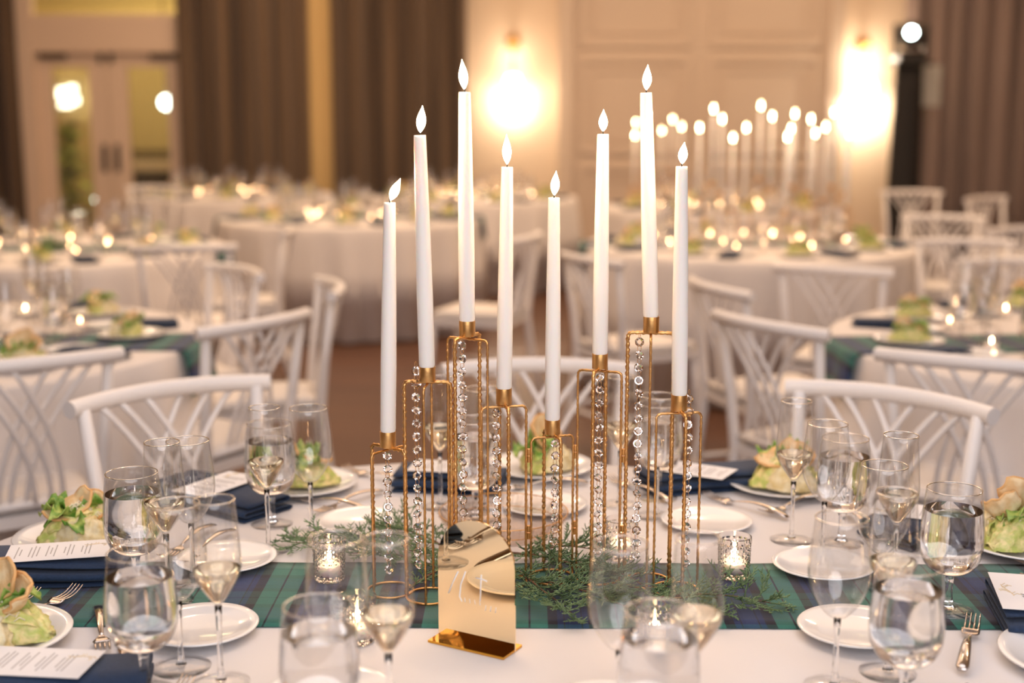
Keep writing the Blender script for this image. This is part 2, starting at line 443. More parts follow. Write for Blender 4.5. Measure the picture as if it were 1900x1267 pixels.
# potted plant and dark console in the lobby
p = atz(138, 420, 0.0)
rnd = random.Random(3)
t = thing('potted_plant', 'leafy green potted plant standing behind the left door pane', 'plant', (atY(125, 300, 15.0).x, 15.0, 0))
obj('pot', MB().lathe([(0, 0), (.17, 0), (.22, .4), (.20, .4), (.19, .34), (0, .34)], 20).mesh('pot', M_dark), t)
fl = MB()
for i in range(110):
    a = rnd.uniform(0, 2 * pi); e = rnd.uniform(.1, 1.2); L = rnd.uniform(.2, .42); z0 = rnd.uniform(.4, 1.25)
    def lf(u, v, a=a, e=e, L=L, z0=z0):
        r = u * L; wv = (v - .5) * .12 * sin(pi * min(u + .05, 1)) ; h = z0 + r * sin(e) - .5 * r * r / L
        rr = r * cos(e) + .03
        return (rr * cos(a) - wv * sin(a), rr * sin(a) + wv * cos(a), h)
    fl.slab(lf, 4, 2, .002)
obj('foliage', fl.mesh('foliage', M_plant), t, kind='stuff')
t = thing('console_table', 'low dark console table behind the right door pane', 'table', (atY(285, 330, 16.6).x, 16.6, 0))
obj('top', MB().box((0, 0, 1.0), (1.3, .4, .05)).mesh('top', M_dark, False), t)
obj('cabinet_body', MB().box((0, 0, .48), (1.2, .36, .92)).mesh('body', M_dark, False), t)
obj('drawer', MB().box((0, -.19, .85), (1.1, .03, .14)).mesh('drawer', M_frame, False), t)

# curtains
def curtain(label, x0, x1, m, y=WY - .16, amp=.075, pitch=.19, seed=0, z0=.02):
    rn = random.Random(seed); n = max(12, int((x1 - x0) / .018)); ph = rn.random() * 6
    def yy(x):
        return y + amp * sin(2 * pi * x / pitch + ph + 1.3 * noise.noise((x * 2.1, seed, 0))) * (.7 + .5 * noise.noise((x * 3, 5, seed)))
    def fn(u, v):
        x = x0 + (x1 - x0) * u
        return (x, yy(x) + .012 * sin(9 * v + x * 5), z0 + (CH - .1 - z0) * v)
    t = thing('curtain', label, 'curtain', ((x0 + x1) / 2, y, 0))
    o = obj('drape', MB().slab(fn, n, 6, .004).mesh('drape', m), t)
    o.location = (-(x0 + x1) / 2, -y, 0)
    obj('hem', MB().slab(lambda u, v: (x0 + (x1 - x0) * u, yy(x0 + (x1 - x0) * u) - .004, z0 + .1 * v), n, 1, .008).mesh('hem', m), t, (-(x0 + x1) / 2, -y, 0))
    obj('curtain_rod', MB().tube([(x0 - (x0 + x1) / 2 - .02, 0, CH - .08), (x1 - (x0 + x1) / 2 + .02, 0, CH - .08)], .014).mesh('rod', M_dark), t)
curtain('narrow dark brown pleated curtain at the far left beside the doors', wx(-130), wx(48), M_curt, seed=1)
curtain('wide dark brown pleated curtain between the doors and the golden strip', wx(342), wx(578), M_curt, seed=2)
curtain('wide dark brown pleated curtain between the golden strip and cream wall', wx(622), wx(868), M_curt, seed=3)
curtain('narrow strip of golden lit wall built as a panel between the brown curtains', wx(572), wx(628), M_strip, y=WY - .05, amp=.02, seed=4)
curtain('taupe grey pleated curtain filling the far right corner', wx(1664), wx(2300), M_curt_r, seed=5, amp=.08, pitch=.22)

# panelled centre of the far wall
def rect_mould(mb, x0, x1, z0, z1, t=.05, y=WY, d=.05):
    mb.box(((x0 + x1) / 2, y - d / 2, z1 - t / 2), (x1 - x0, d, t)); mb.box(((x0 + x1) / 2, y - d / 2, z0 + t / 2), (x1 - x0, d, t))
    mb.box((x0 + t / 2, y - d / 2, (z0 + z1) / 2), (t, d, z1 - z0 - 2 * t)); mb.box((x1 - t / 2, y - d / 2, (z0 + z1) / 2), (t, d, z1 - z0 - 2 * t))
px0, px1 = wx(1048), wx(1542)
struct('wall_panel', MB().box(((px0 + px1) / 2, WY - .02, CH / 2), (px1 - px0, .04, CH - .02)), M_panelw)
mb = MB(); mb.box((px0, WY - .05, CH / 2), (.14, .1, CH - .02)); mb.box((px1, WY - .05, CH / 2), (.14, .1, CH - .02))
struct('trim_2', mb, M_panelw)
n = 3
for zlo, zhi in ((wz(300) - .9, wz(305)), (wz(285), wz(105)), (wz(88), wz(-90))):
    for xa, xb in ((px0 + .14, (px0 + px1) / 2 - .10), ((px0 + px1) / 2 + .10, px1 - .14)):
        mb = MB(); rect_mould(mb, xa, xb, zlo, zhi, .06, WY - .04, .028); rect_mould(mb, xa + .13, xb - .13, zlo + .13, zhi - .13, .03, WY - .04, .016)
        struct('trim_%d' % n, mb, M_panelw); n += 1
struct('baseboard_far', MB().box(((dx1 + HX) / 2, WY - .03, .09), (HX - dx1 - .1, .05, .18)), M_panelw)

# sconces
def sconce(px, py, power, label, s=1.0):
    p = atY(px, py, WY - .16)
    t = thing('wall_sconce', label, 'wall lamp', p)
    obj('shade', MB().lathe([(0, .10 * s), (.05 * s, .10 * s), (.085 * s, .03 * s), (.10 * s, -.11 * s), (.095 * s, -.11 * s), (.08 * s, .025 * s), (.045 * s, .09 * s), (0, .09 * s)][::-1], 24).mesh('shade', M_lampshade), t)
    obj('backplate', MB().lathe([(0, 0), (.07, 0), (.07, .02), (.045, .035), (0, .035)], 20).mesh('plate', M_brass), t, (0, .14, .42), (pi / 2, 0, 0))
    obj('arm', MB().tube([(0, .12, .42), (0, .06, .45), (0, 0, .42), (0, 0, .26), (0, 0, .10)], .014).mesh('arm', M_brass), t)
    obj('finial', ball((0, 0, .45), .045, 12, 8).mesh('finial', M_brass), t)
    for dz, dy, pw in ((-.18, .02, power), (.28, -.02, power * .35)):
        L = bpy.data.lights.new('sconce_bulb', 'POINT'); L.energy = pw; L.color = (1, .84, .64); L.shadow_soft_size = .05
        o = bpy.data.objects.new('sconce_bulb', L); COL.objects.link(o); o.location = p + Vector((0, dy, dz))
sconce(952, 158, 15, 'glowing wall sconce on the cream wall left of the panelling')
sconce(1604, 165, 34, 'glowing wall sconce on the cream wall right of the panelling', 1.25)

# stage light tower
p = atY(1678, 300, 12.6)
t = thing('stage_light_tower', 'black fabric-wrapped light tower in front of the taupe curtain', 'stage light', (p.x, 12.6, 0))
zc = atY(1678, 118, 12.6).z
def sock(th, z, r): return 1 + .05 * sin(4 * th + z * 3)
obj('column', MB().lathe([(0, 0), (.17, 0), (.15, .5), (.135, zc - .25), (.13, zc - .02), (0, zc - .02)], 24, mod=sock).mesh('column', M_black), t)
obj('top_plate', MB().box((0, 0, zc), (.36, .34, .03)).mesh('tp', M_blackp, False), t)
obj('lamp_base', MB().box((0, 0, zc + .05), (.26, .24, .08)).mesh('lb', M_blackp, False), t)
yk = MB(); yk.box((-.14, 0, zc + .22), (.03, .10, .28)); yk.box((.14, 0, zc + .22), (.03, .10, .28)); yk.box((0, 0, zc + .10), (.31, .10, .03))
obj('yoke', yk.mesh('yoke', M_blackp, False), t)
h = obj('lamp_head', MB().lathe([(0, -.14), (.09, -.14), (.12, -.05), (.12, .10), (.10, .15), (0, .15)], 24).mesh('head', M_blackp, True, 40), t, (0, 0, zc + .25), (R(80), 0, R(-22)))
obj('lens', MB().lathe([(0, .155), (.046, .152), (.048, .14), (0, .14)], 20).mesh('lens', M_lens), h, (.02, .0, .0))
t = thing('wall_speaker', 'small pale grey speaker box hanging beside the black tower', 'speaker', atY(1722, 160, 12.9))
obj('cabinet', MB().box((0, 0, 0), (.19, .16, .38)).mesh('cab', M_greybox, False), t)
obj('grille', MB().box((0, -.085, .0), (.16, .012, .34)).mesh('gr', M_greybox, False), t)
obj('bracket', MB().tube([(0, .08, 0), (0, .3, .1), (0, .5, .1)], .012).mesh('br', M_blackp), t)

# ================================================================== TABLES
def table(cx, cy, rad, label_t, label_c, seed, m=M_cloth_bg):
    t = thing('round_table', label_t, 'table', (cx, cy, 0))
    obj('tabletop', MB().lathe([(0, TZ - .03), (rad - .01, TZ - .03), (rad - .004, TZ - .015), (rad - .01, TZ), (0, TZ)], 48).mesh('tabletop', M_dark), t)
    obj('pedestal', MB().lathe([(0, .0), (.30, .0), (.28, .04), (.06, .09), (.05, .65), (.2, TZ - .03), (0, TZ - .03)], 20).mesh('pedestal', M_dark), t)
    def md(th, z, r):
        if r < rad * .99: return 1
        k = min(1, max(0, (TZ - z) / .45))
        return 1 + k * (.022 + .028 * sin(17 * th + 2 * noise.noise((th * 2, seed, 0)) * 2) + .02 * sin(31 * th + seed))
    zs = [TZ - .0, TZ - .015, TZ - .06, TZ - .15, TZ - .3, TZ - .5, .25, .015]
    prof = [(0, CZ), (rad * .5, CZ), (rad * .9, CZ), (rad + .001, CZ - .001), (rad + .007, CZ - .008)] + [(rad + .009, z) for z in zs[2:]]
    prof2 = [(r - .003, z - (.0025 if r < rad * .95 else 0)) for r, z in prof[::-1] if r > .01] + [(0, CZ - .0025)]
    prof2[0] = (rad + .006, .015)
    o = obj('tablecloth', MB().lathe(prof + prof2, 160, mod=md).mesh('tablecloth', m), None, (cx, cy, 0), label=label_c, category='tablecloth')
    return t
MX, MY, MR = -.045, 1.76 + .05, .914
# solve main table centre from its far edge (seen at y=857) 
far = atz(960, 857, TZ).y
MY = far - MR
table(MX, MY, MR, 'round banquet table in the foreground carrying the tall candles', 'white cloth on the foreground table with the tall candles', 1, M_cloth)

def runner(cx, cy, rad, wd, ang, label, x_off=0.0, hang=.22, group=None, period=.126, fine=False):
    zt = CZ + .0018; half = sqrt(max(rad * rad - (x_off) ** 2, .1)) + .014
    L = half * 2 + hang * 2; n = 120
    vs = []; uv = []; nv = 8
    mb = MB()
    def pt(s, v):
        y = (v - .5) * wd
        hf = sqrt(rad * rad - (y + x_off) ** 2) + .016
        x = abs(s)
        wob = .0006 * sin(s * 37 + v * 3) if fine else 0
        if x < hf: X = x; Z = zt + wob
        else:
            e = x - hf; q = min(e, .02) / .02 * pi / 2
            X = hf + .012 * sin(q) + (e - .02 if e > .02 else 0) * .12; Z = zt - .012 * (1 - cos(q)) - max(0, e - .02)
            X += (.012 * sin(v * 9)) * min(1, e * 6)
        return (math.copysign(X, s), y + x_off, Z)
    fn = lambda u, v: pt((u - .5) * L, v)
    mb.slab(fn, n, nv, .0016)
    me = mb.mesh('plaid_runner', M_plaid)
    ul = me.uv_layers.new(name='UVMap')
    W = n + 1; N = W * (nv + 1)
    for lp in me.loops:
        vi = lp.vertex_index % N; i = vi % W; j = vi // W
        ul.data[lp.index].uv = (((i / n) - .5) * L / period + .66, (j / nv) * wd / period + .33)
    return obj('table_runner', me, None, (cx, cy, 0), (0, 0, R(ang)), label=label, category='runner', group=group)
rb = atz(950, 1050, TZ).y; rf = atz(950, 1170, TZ).y
RW = rb - rf
runner(MX, MY, MR, RW, -.5, 'navy and green tartan runner across the foreground table', x_off=(rb + rf) / 2 - MY, fine=True)
RZ = CZ + .003
print('runner', rb, rf, 'table', MY)

# ================================================================== PROTOTYPES
def bowl_profile(outer, th=.0011):
    inner = [(max(r - th, 0), z) for r, z in outer[::-1]]
    inner[0] = (outer[-1][0] - th, outer[-1][1])
    z0 = outer[0][1] + th * 2.5
    inner = [(r, max(z, z0)) for r, z in inner]
    return [(0, outer[0][1])] + outer + [(outer[-1][0] - th / 2, outer[-1][1] + th / 2)] + inner + [(0, z0)]
def liquid_profile(outer, level, gap=.0016):
    pr = [(0, outer[0][1] + .004)]
    last = None
    for (r, z) in outer:
        if z <= level: 
            if z > outer[0][1] + .0035: pr.append((max(r - gap, .001), z))
            last = (r, z)
        else:
            r0, z0 = last; k = (level - z0) / (z - z0); pr.append((r0 + (r - r0) * k - gap, level)); break
    pr.append((0, level)); return pr
def interp(pts, n=4):
    out = []
    P = [Vector((a, b)) for a, b in pts]
    for i in range(len(P) - 1):
        p0 = P[max(i - 1, 0)]; p1 = P[i]; p2 = P[i + 1]; p3 = P[min(i + 2, len(P) - 1)]
        for k in range(n):
            t = k / n
            q = .5 * ((2 * p1) + (-p0 + p2) * t + (2 * p0 - 5 * p1 + 4 * p2 - p3) * t * t + (-p0 + 3 * p1 - 3 * p2 + p3) * t ** 3)
            out.append((max(q.x, .0005), q.y))
    out.append(pts[-1]); return out
def stemware(key, outer, stem_r, foot_r, level, liq, seg=40, ms=M_glass):
    zb = outer[0][1]
    o2 = interp(outer)
    pr = []
    bowl = MB().lathe(bowl_profile(o2), seg).mesh(key + '_bowl', M_thin)
    st = [(0, .0045), (stem_r * 2.0, .0045), (stem_r * 1.25, .010), (stem_r, .022), (stem_r * .92, zb * .6), (stem_r * 1.1, zb * .85), (max(outer[0][0] * .9, stem_r * 1.3), zb - .0006), (0, zb - .0006)]
    stem = MB().lathe(st, 16).mesh(key + '_stem', ms)
    foot = MB().lathe([(0, 0), (foot_r, 0), (foot_r + .0004, .0008), (foot_r * .6, .0022), (stem_r * 2.6, .0043), (0, .0043)], seg).mesh(key + '_foot', M_thin)
    parts = [('bowl', bowl, [], {}), ('stem', stem, [], {}), ('foot', foot, [], {})]
    rr_ = outer[-1][0] - .0006
    parts.append(('rim', MB().tube([(rr_ * cos(2 * pi * k / seg), rr_ * sin(2 * pi * k / seg), outer[-1][1] + .0006) for k in range(seg)], .0009, 6, closed=True).mesh(key + '_rim', M_glass if seg > 30 else M_thinstem), [], {}))
    if liq: parts.append((liq[0], MB().lathe(liquid_profile(o2, level), seg).mesh(key + '_' + liq[0], liq[1], True, 50), [], {}))
    return parts
FL = [(.004, .104), (.010, .112), (.020, .127), (.0285, .143), (.0312, .156), (.0305, .175), (.0285, .205), (.0258, .242)]
WG = [(.005, .092), (.014, .097), (.026, .112), (.0355, .132), (.0388, .150), (.0382, .168), (.0360, .190), (.0325, .222)]
GB = [(.009, .056), (.023, .059), (.0355, .069), (.0425, .084), (.0450, .102), (.0443, .128), (.0420, .155), (.0388, .182)]
M_thinstem = thin_glass('bg_stem', (.9, .9, .9), (.5, .48, .46))
P_flute = stemware('flute', FL, .0036, .0365, .153, ('wine', M_wine))
P_wine = stemware('wine_glass', WG, .0036, .0385, 0, None)
P_goblet = stemware('goblet', GB, .0058, .0365, .152, ('water', M_water))
P_flute_b = stemware('flute_far', FL, .0036, .0365, .153, ('wine', M_wine), 20, M_thinstem)
P_wine_b = stemware('wine_glass_far', WG, .0036, .0385, 0, None, 20, M_thinstem)
P_goblet_b = stemware('goblet_far', GB, .0058, .0365, .152, ('water', M_water), 20, M_thinstem)

def plate_proto(key, r, h=.016):
    return [(key, MB().lathe([(0, .0), (r * .55, 0), (r * .57, .003), (r * .68, .004), (r * .86, h - .004), (r, h), (r + .0008, h + .0012), (r - .001, h + .0026), (r * .86, h - .001), (r * .69, .0075), (r * .62, .0060), (0, .0058)][::1], 64).mesh(key, M_porc), [], {})]
P_salad_plate = plate_proto('salad_plate', .108)
P_bread_plate = plate_proto('bread_plate', .080, .012)

def fork_proto():
    L = .19
    h = MB()
    path = []; rad = []
    for i in range(15):
        u = i / 14; path.append((0, -.19 + .125 * u, .006 + .010 * sin(pi * u) ** 1.0 + .002 * u)); rad.append(.0105 * (1 - u) ** .8 * .62 + .0025 + (.002 if i == 0 else 0))
    rad[0] = .006
    h.tube(path, rad, 8, flat=.34)
    hd = MB()
    def z(y): return .008 + .0075 * ((y + .05) / .05) ** 2 if y > -.05 else .008
    hd.slab(lambda u, v: ((u - .5) * 2 * (.0028 + .0095 * min(1, sin(min(v, .75) / .75 * pi / 2))), -.067 + .022 * v, .0085 - .003 * sin(pi * v)), 6, 6, .0018)
    tn = MB()
    for k in range(4):
        x = (k - 1.5) * .0061
        tn.tube([(x, -.046 + .046 * i / 6, .0078 - .004 * sin(pi * i / 6 * .8) + .010 * (i / 6) ** 2) for i in range(7)], [.0019, .0018, .0017, .0016, .0015, .0013, .0007], 6, flat=.75)
    return [('handle', h.mesh('fork_handle', M_steel), [], {}), ('fork_head', hd.mesh('fork_head', M_steel), [], {}), ('tines', tn.mesh('fork_tines', M_steel), [], {})]
P_fork = fork_proto()
def knife_proto():
    h = MB().tube([(0, -.22 + .1 * i / 8, .005) for i in range(9)], [.005, .0075, .0078, .0072, .0065, .006, .0055, .0055, .005], 8, flat=.5)
    b = MB().slab(lambda u, v: ((u - .5) * .018 * (1 - max(0, v - .7) ** 2 * 9) + .002 * v, -.12 + .115 * v, .004), 3, 10, .0016)
    return [('handle', h.mesh('knife_handle', M_steel), [], {}), ('blade', b.mesh('knife_blade', M_steel), [], {})]
P_knife = knife_proto()

def napkin_proto(w=.21, d=.10, seed=0):
    # folded cloth: an S of layers with open rounded loop at one side, extruded along x
    prof = []
    def arc(cy, cz, r, a0, a1, n=7):
        for i in range(n + 1):
            a = a0 + (a1 - a0) * i / n; prof.append((cy + r * cos(a), cz + r * sin(a)))
    hd = d / 2
    prof.append((-hd, .002)); prof.append((0, .002)); arc(hd - .004, .006, .004, -pi / 2, pi / 2)
    prof.append((0, .0105)); arc(-hd + .006, .0155, .005, -pi / 2, -3 * pi / 2)
    prof.append((0, .0215)); arc(hd - .010, .0270, .0055, -pi / 2, pi / 2, 8); prof.append((0, .0318)); prof.append((-hd * .8, .0300))
    # arc length param
    def fn(u, v):
        k = v * (len(prof) - 1); i = min(int(k), len(prof) - 2); f = k - i
        y = prof[i][0] * (1 - f) + prof[i + 1][0] * f; z = prof[i][1] * (1 - f) + prof[i + 1][1] * f
        x = (u - .5) * w
        return (x, y + .002 * sin(u * 7 + seed), z * (1 + .10 * sin(u * 5 + seed)) + .0006)
    return [('napkin', MB().slab(fn, 18, len(prof) - 1, .0022).mesh('napkin', M_navy), [], {})]
P_napkin = napkin_proto()
def card_mesh(w, d): return MB().box((0, 0, .0004), (w, d, .0008)).mesh('card', M_card, False)
def menu_lines(w, d):
    mb = MB(); rn = random.Random(5); y = d / 2 - .03
    k = 0
    while y > -d / 2 + .015:
        L = rn.choice([.03, .055, .05, .045]) ; mb.box((0, y, .0010), (min(L, w * .8), .0016, .0003)); k += 1
        y -= .006 if k % 3 else .014
    return mb.mesh('printed_lines', M_ink, False)
def sprig_print():
    mb = MB(); 
    for k in range(9):
        a = k * .9; y = -.016 + .004 * k
        mb.tube([(0, y, .001), (.006 * cos(a), y + .004, .001), (.010 * cos(a) , y + .007 * abs(sin(a)) , .001)], .0005, 4)
    mb.tube([(0.001 * sin(i), -.018 + .006 * i, .001) for i in range(7)], .0005, 4)
    return mb.mesh('gold_sprig_print', M_goldink, False)
P_menu = [('sheet', card_mesh(.085, .155), [], {}), ('printed_lines', menu_lines(.085, .155), [], {}), ('sprig_emblem', sprig_print(), [], dict(loc=(-.02, .055, 0)))]
def script_name():
    pts = []
    mb = MB(); x = -.012
    for seg in [[(0, 0), (.0035, .007), (.004, .0), (.0055, .001)], [(.0055, .001), (.0085, .010), (.0075, .001), (.009, .001)], [(.009, .001), (.0115, .003), (.0105, .0045), (.0095, .002), (.0125, .0005)], [(.0125, .0005), (.016, .0045)], [(.0135, .0045), (.0165, .0)]]:
        mb.tube([(x + a, b, .001) for a, b in seg], .0004, 4)
    return mb.mesh('handwritten_name', M_ink, False)
P_place = [('sheet', card_mesh(.16, .15), [], {}), ('handwritten_name', script_name(), [], dict(loc=(-.030, -.016, 0), rot=(0, 0, R(62)), scale=1.6)), ('sprig_emblem', sprig_print(), [], dict(loc=(-.063, 0, 0), rot=(0, 0, R(15)), scale=1.25))]

# salads: variants share meshes
def salad_proto(seed, tall=0):
    rn = random.Random(seed); parts = []
    hb = MB(); n = 18
    def heart(th_off, L, wd, ht, y0):
        vs = []; rows = 16; seg = 22
        prof = []
        m = MB()
        NU, NV = 48, 30
        def fn(u, v):
            a = 2 * pi * u; t = v; x = (t - .5) * L; r = sin(pi * min(max(t, .03), .97)) ** .6
            w1 = noise.noise((cos(a) * 2.5 + seed, sin(a) * 2.5, t * 5)); w2 = noise.noise((cos(a) * 7 + seed, sin(a) * 7, t * 16))
            lay = abs(sin(a * 4.5 + t * 5 + w1 * 3))
            f = .86 + .22 * w1 + .16 * w2 + .20 * lay ** .5
            return (x + .006 * w2, y0 + r * wd * cos(a) * f, .006 + max(r * ht * sin(a) * f, 0))
        vv = [fn(i / NU, j / NV) for j in range(NV + 1) for i in range(NU)]
        ff = [(j * NU + i, j * NU + (i + 1) % NU, (j + 1) * NU + (i + 1) % NU, (j + 1) * NU + i) for j in range(NV) for i in range(NU)]
        ff += [tuple(range(NU))[::-1], tuple(NV * NU + i for i in range(NU))]
        m.add(vv, ff); return m
    parts.append(('lettuce_heart', heart(0, .120, .034, .040, 0.0).mesh('lettuce_heart', M_let2), [], dict(rot=(0, 0, .3))))
    parts.append(('lettuce_heart', heart(2, .09, .026, .036, 0.0).mesh('lettuce_heart_b', M_cream), [], dict(loc=(.004, -.030, 0), rot=(0, 0, -.25))))
    for k in range(5):
        a0 = rn.uniform(0, 2 * pi); L = rn.uniform(.045, .065); wd = rn.uniform(.026, .038); z0 = rn.uniform(.008, .030); ph = rn.uniform(0, 6)
        def lf(u, v, L=L, wd=wd, ph=ph):
            t = u; s = (v - .5) * 2; env = sin(pi * min(.08 + t * .9, 1)) ** .6
            ruf = .006 * s * s * sin(t * 22 + ph + s)
            return (t * L, s * wd * .5 * env, .010 + .028 * sin(pi * t * .8) + .012 * s * s * env + ruf)
        parts.append(('lettuce_leaf', MB().slab(lf, 12, 8, .0012).mesh('lettuce_leaf', M_let), [], dict(loc=(rn.uniform(-.02, .01), rn.uniform(-.01, .02), z0 * .5), rot=(rn.uniform(-.4, .4), rn.uniform(-.35, .1), a0))))
    for k in range(6):
        L = rn.uniform(.07, .10); wd = rn.uniform(.022, .032); ph = rn.uniform(0, 6); al = (k - 2.5) * .42
        def lf2(u, v, L=L, wd=wd, ph=ph, al=al):
            t = u; s = (v - .5) * 2; env = sin(pi * min(.1 + t * .88, 1)) ** .5; rr = .040 * sin(pi * (.08 + .84 * t)) ** .6 + .004 * abs(s) + .003 * sin(t * 26 + ph) * s * s
            aa = al + s * wd / .04 * .5 * env
            return ((t - .5) * L, .034 / .040 * rr * sin(aa), .008 + rr * cos(aa))
        parts.append(('lettuce_leaf', MB().slab(lf2, 14, 6, .0012).mesh('inner_leaf', M_let2 if k % 3 else M_let), [], dict(rot=(0, 0, .3))))
    # toasted cracker, curled
    def cracker(L, wd, curl):
        def fn(u, v):
            s = (v - .5) * 2; t = (u - .5) * 2
            w2 = wd / 2 * (1 - abs(t) ** 3 * .55) * (1 + .02 * sin(t * 11)); a = t * curl
            return (L / 2 * sin(a) / max(curl, .01), s * w2, L / 2 * (1 - cos(a)) / max(curl, .01) * 1.0 + .004 * s * s + .002 * sin(9 * t))
        edge = [fn(i / 12, 0) for i in range(13)] + [fn(1, i / 5) for i in range(1, 6)] + [fn(1 - i / 12, 1) for i in range(1, 13)] + [fn(0, 1 - i / 5) for i in range(1, 5)]
        return MB().slab(fn, 12, 6, .004).mesh('cracker', M_toast), MB().tube(edge, .0022, 6, closed=True).mesh('crust', M_crust)
    c, e = cracker(.078, .044, .8)
    parts.append(('cracker', c, [('crust', e, [], {})], dict(loc=(-.010, .004, .044 + .022 * tall), rot=(R(15 + 50 * tall), R(-22), R(20)))))
    c, e = cracker(.056, .036, 1.1)
    parts.append(('cracker', c, [('crust', e, [], {})], dict(loc=(.030, .008, .046 + .008 * tall), rot=(R(55), R(30), R(-50)))))
    ch = MB()
    for k in range(40):
        a = rn.uniform(0, 2 * pi); r = rn.uniform(0, .045); z = .052 - r * .5 + rn.uniform(0, .004); b = rn.uniform(0, pi)
        ch.tube([(r * cos(a) - .006 * cos(b), r * .7 * sin(a) - .006 * sin(b), z), (r * cos(a), r * .7 * sin(a), z + .004), (r * cos(a) + .006 * cos(b), r * .7 * sin(a) + .006 * sin(b), z)], .0008, 4)
    parts.append(('cheese_shavings', ch.mesh('cheese_shavings', M_shav), [], dict(kind='stuff')))
    return parts
P_salad = [salad_proto(11, 0), salad_proto(12, 1), salad_proto(13, 0)]

# votive candle holder
def votive_proto(far=False, fm=None, fs=1.0):
    H = .066; Ro = .026
    seg = 36 if not far else 16; rows = 20 if not far else 6
    def md(th, z, r):
        if r < .0245 or z < .006 or z > .056: return 1
        a = th * 8 / pi; b = z / .0080
        tri = lambda x: abs((x % 2) - 1)
        return 1 - .10 * max(abs(tri(a + b) - .5), abs(tri(a - b) - .5)) * 2 * .8
    prof = [(0, 0), (.021, 0), (.024, .003)] + [(Ro * (.97 + .06 * i / rows), .006 + .052 * i / rows) for i in range(rows + 1)] + [(.0268, .063), (.0265, H), (.0250, H + .0005), (.0243, H - .003), (.0225, .010), (0, .0085)]
    holder = MB().lathe(prof, 72 if not far else 18, mod=None if far else md).mesh('holder', M_thin if far else M_votive, True, 12 if not far else None)
    wax = MB().lathe([(0, .0092), (.0195, .0092), (.0195, .024), (.018, .0245), (0, .0235)], 24).mesh('tealight', M_wax)
    wick = MB().tube([(0, 0, .0235), (0, 0, .031), (.001, 0, .034)], .0007, 5).mesh('wick', M_wick)
    fl = MB().lathe([(0, .028), (.0022 * fs, .031), (.0034 * fs, .036), (.0026 * fs, .028 + .015 * fs), (.0010 * fs, .028 + .021 * fs), (0, .028 + .024 * fs)], 10).mesh('flame', fm or M_votive_flame)
    return [('holder', holder, [], {}), ('tealight', wax, [('wick', wick, [], {}), ('flame', fl, [], {})], {})]
P_votive = votive_proto(); P_votive_b = [votive_proto(True, M_votive_flame, .8), votive_proto(True, M_vf2, .75), votive_proto(True, M_vf3, .8)]

# chair: origin under the seat centre, sitter looks along +y
def chair_proto():
    parts = []
    cols = M_chair
    seat = MB().slab(lambda u, v: ((u - .5) * (.40 - .05 * (1 - v)) , -.20 + .41 * v, .445 + .004 * sin(pi * u) * sin(pi * v)), 8, 8, .03)
    parts.append(('seat', seat.mesh('seat', cols, True, 40), [], {}))
    parts.append(('cushion', MB().slab(lambda u, v: ((u - .5) * (.37 - .05 * (1 - v)), -.18 + .37 * v, .480 + .014 * (sin(pi * u) * sin(pi * v)) ** .4), 10, 10, .03).mesh('cushion', M_cushion), [], {}))
    for s in (-1, 1):
        parts.append(('leg', MB().tube([(s * .175, .185, .44), (s * .185, .20, .22), (s * .195, .215, 0)], [.019, .016, .013], 10).mesh('front_leg', cols), [], {}))
        parts.append(('leg', MB().tube([(s * .190, -.275, 0), (s * .178, -.215, .24), (s * .175, -.19, .45), (s * .187, -.205, .62), (s * .203, -.235, .855)], [.014, .017, .0185, .017, .0145], 10).mesh('rear_leg', cols), [], {}))
    n = 16; rail = []
    for i in range(n + 1):
        t = -1 + 2 * i / n; rail.append((t * .235, -.285 + .055 * t * t, .866 - .006 * t * t))
    parts.append(('top_rail', MB().tube(rail, .0192, 16).mesh('top_rail', cols, True, 60), [], {}))
    for s in (-1, 1):
        for x0, dx in ((.165, .175), (.115, .165), (.05, .13)):
            pts = []
            for i in range(11):
                u = i / 10; x = s * (x0 - dx * (1 - (1 - u) ** 2.0)); tt = x / .235
                z = .862 - .385 * u; yb = (-.285 + .055 * tt * tt) * (1 - u) + (-.185) * u + (.004 if s > 0 else -.006)
                pts.append((x, yb, z))
            parts.append(('spindle', MB().tube(pts, .0075, 8).mesh('spindle', cols), [], {}))
    parts.append(('back_rail', MB().tube([(-.176, -.19, .485), (0, -.19, .485), (.176, -.19, .485)], .011, 8).mesh('back_rail', cols), [], {}))
    for a, b in (((-.186, .205, .17), (.186, .205, .17)), ((-.183, -.235, .19), (.183, -.235, .19)), ((-.186, .2, .20), (-.184, -.235, .20)), ((.186, .2, .20), (.184, -.235, .20))):
        parts.append(('stretcher', MB().tube([a, b], .010, 8).mesh('stretcher', cols), [], {}))
    return parts
P_chair = chair_proto()
def chair(px, py, yaw, label, dz=.868):
    p = atz(px, py, dz); a = R(yaw)
    # rail centre is .285 behind the seat centre
    fx, fy = -sin(a), cos(a)
    return place(P_chair, 'chair', label, 'chair', (p.x + fx * .27, p.y + fy * .27, 0), a, 'white lattice-back banquet chairs')
chair(309, 722, -141, 'white lattice-back chair pushed up to the foreground table, left')
chair(1000, 677, 180, 'white lattice-back chair behind the tall candles at the foreground table')
chair(1655, 732, 141, 'white lattice-back chair pushed up to the foreground table, right')
chair(55, 672, 33, 'white chair seen from behind at the near left table')
chair(490, 597, 58, 'white chair with its rail rising right, right side of near left table')
chair(622, 530, 104, 'white chair turned edge-on beside the brown floor, far side of left table')
chair(447, 500, 128, 'white chair behind the near left table, facing its tartan runner end')
chair(540, 424, 98, 'white chair turned sideways right of the second left table')
chair(340, 459, 8, 'white chair in front of the second left table, navy napkin behind')
chair(1410, 600, -57, 'white chair with its rail falling right, left side of near right table')
chair(1318, 532, -72, 'narrow white chair turned edge-on just right of the last tall candle')
chair(1540, 500, -28, 'white chair in front of the wide table on the right')
chair(1800, 670, -28, 'white chair seen from behind at the near right table')
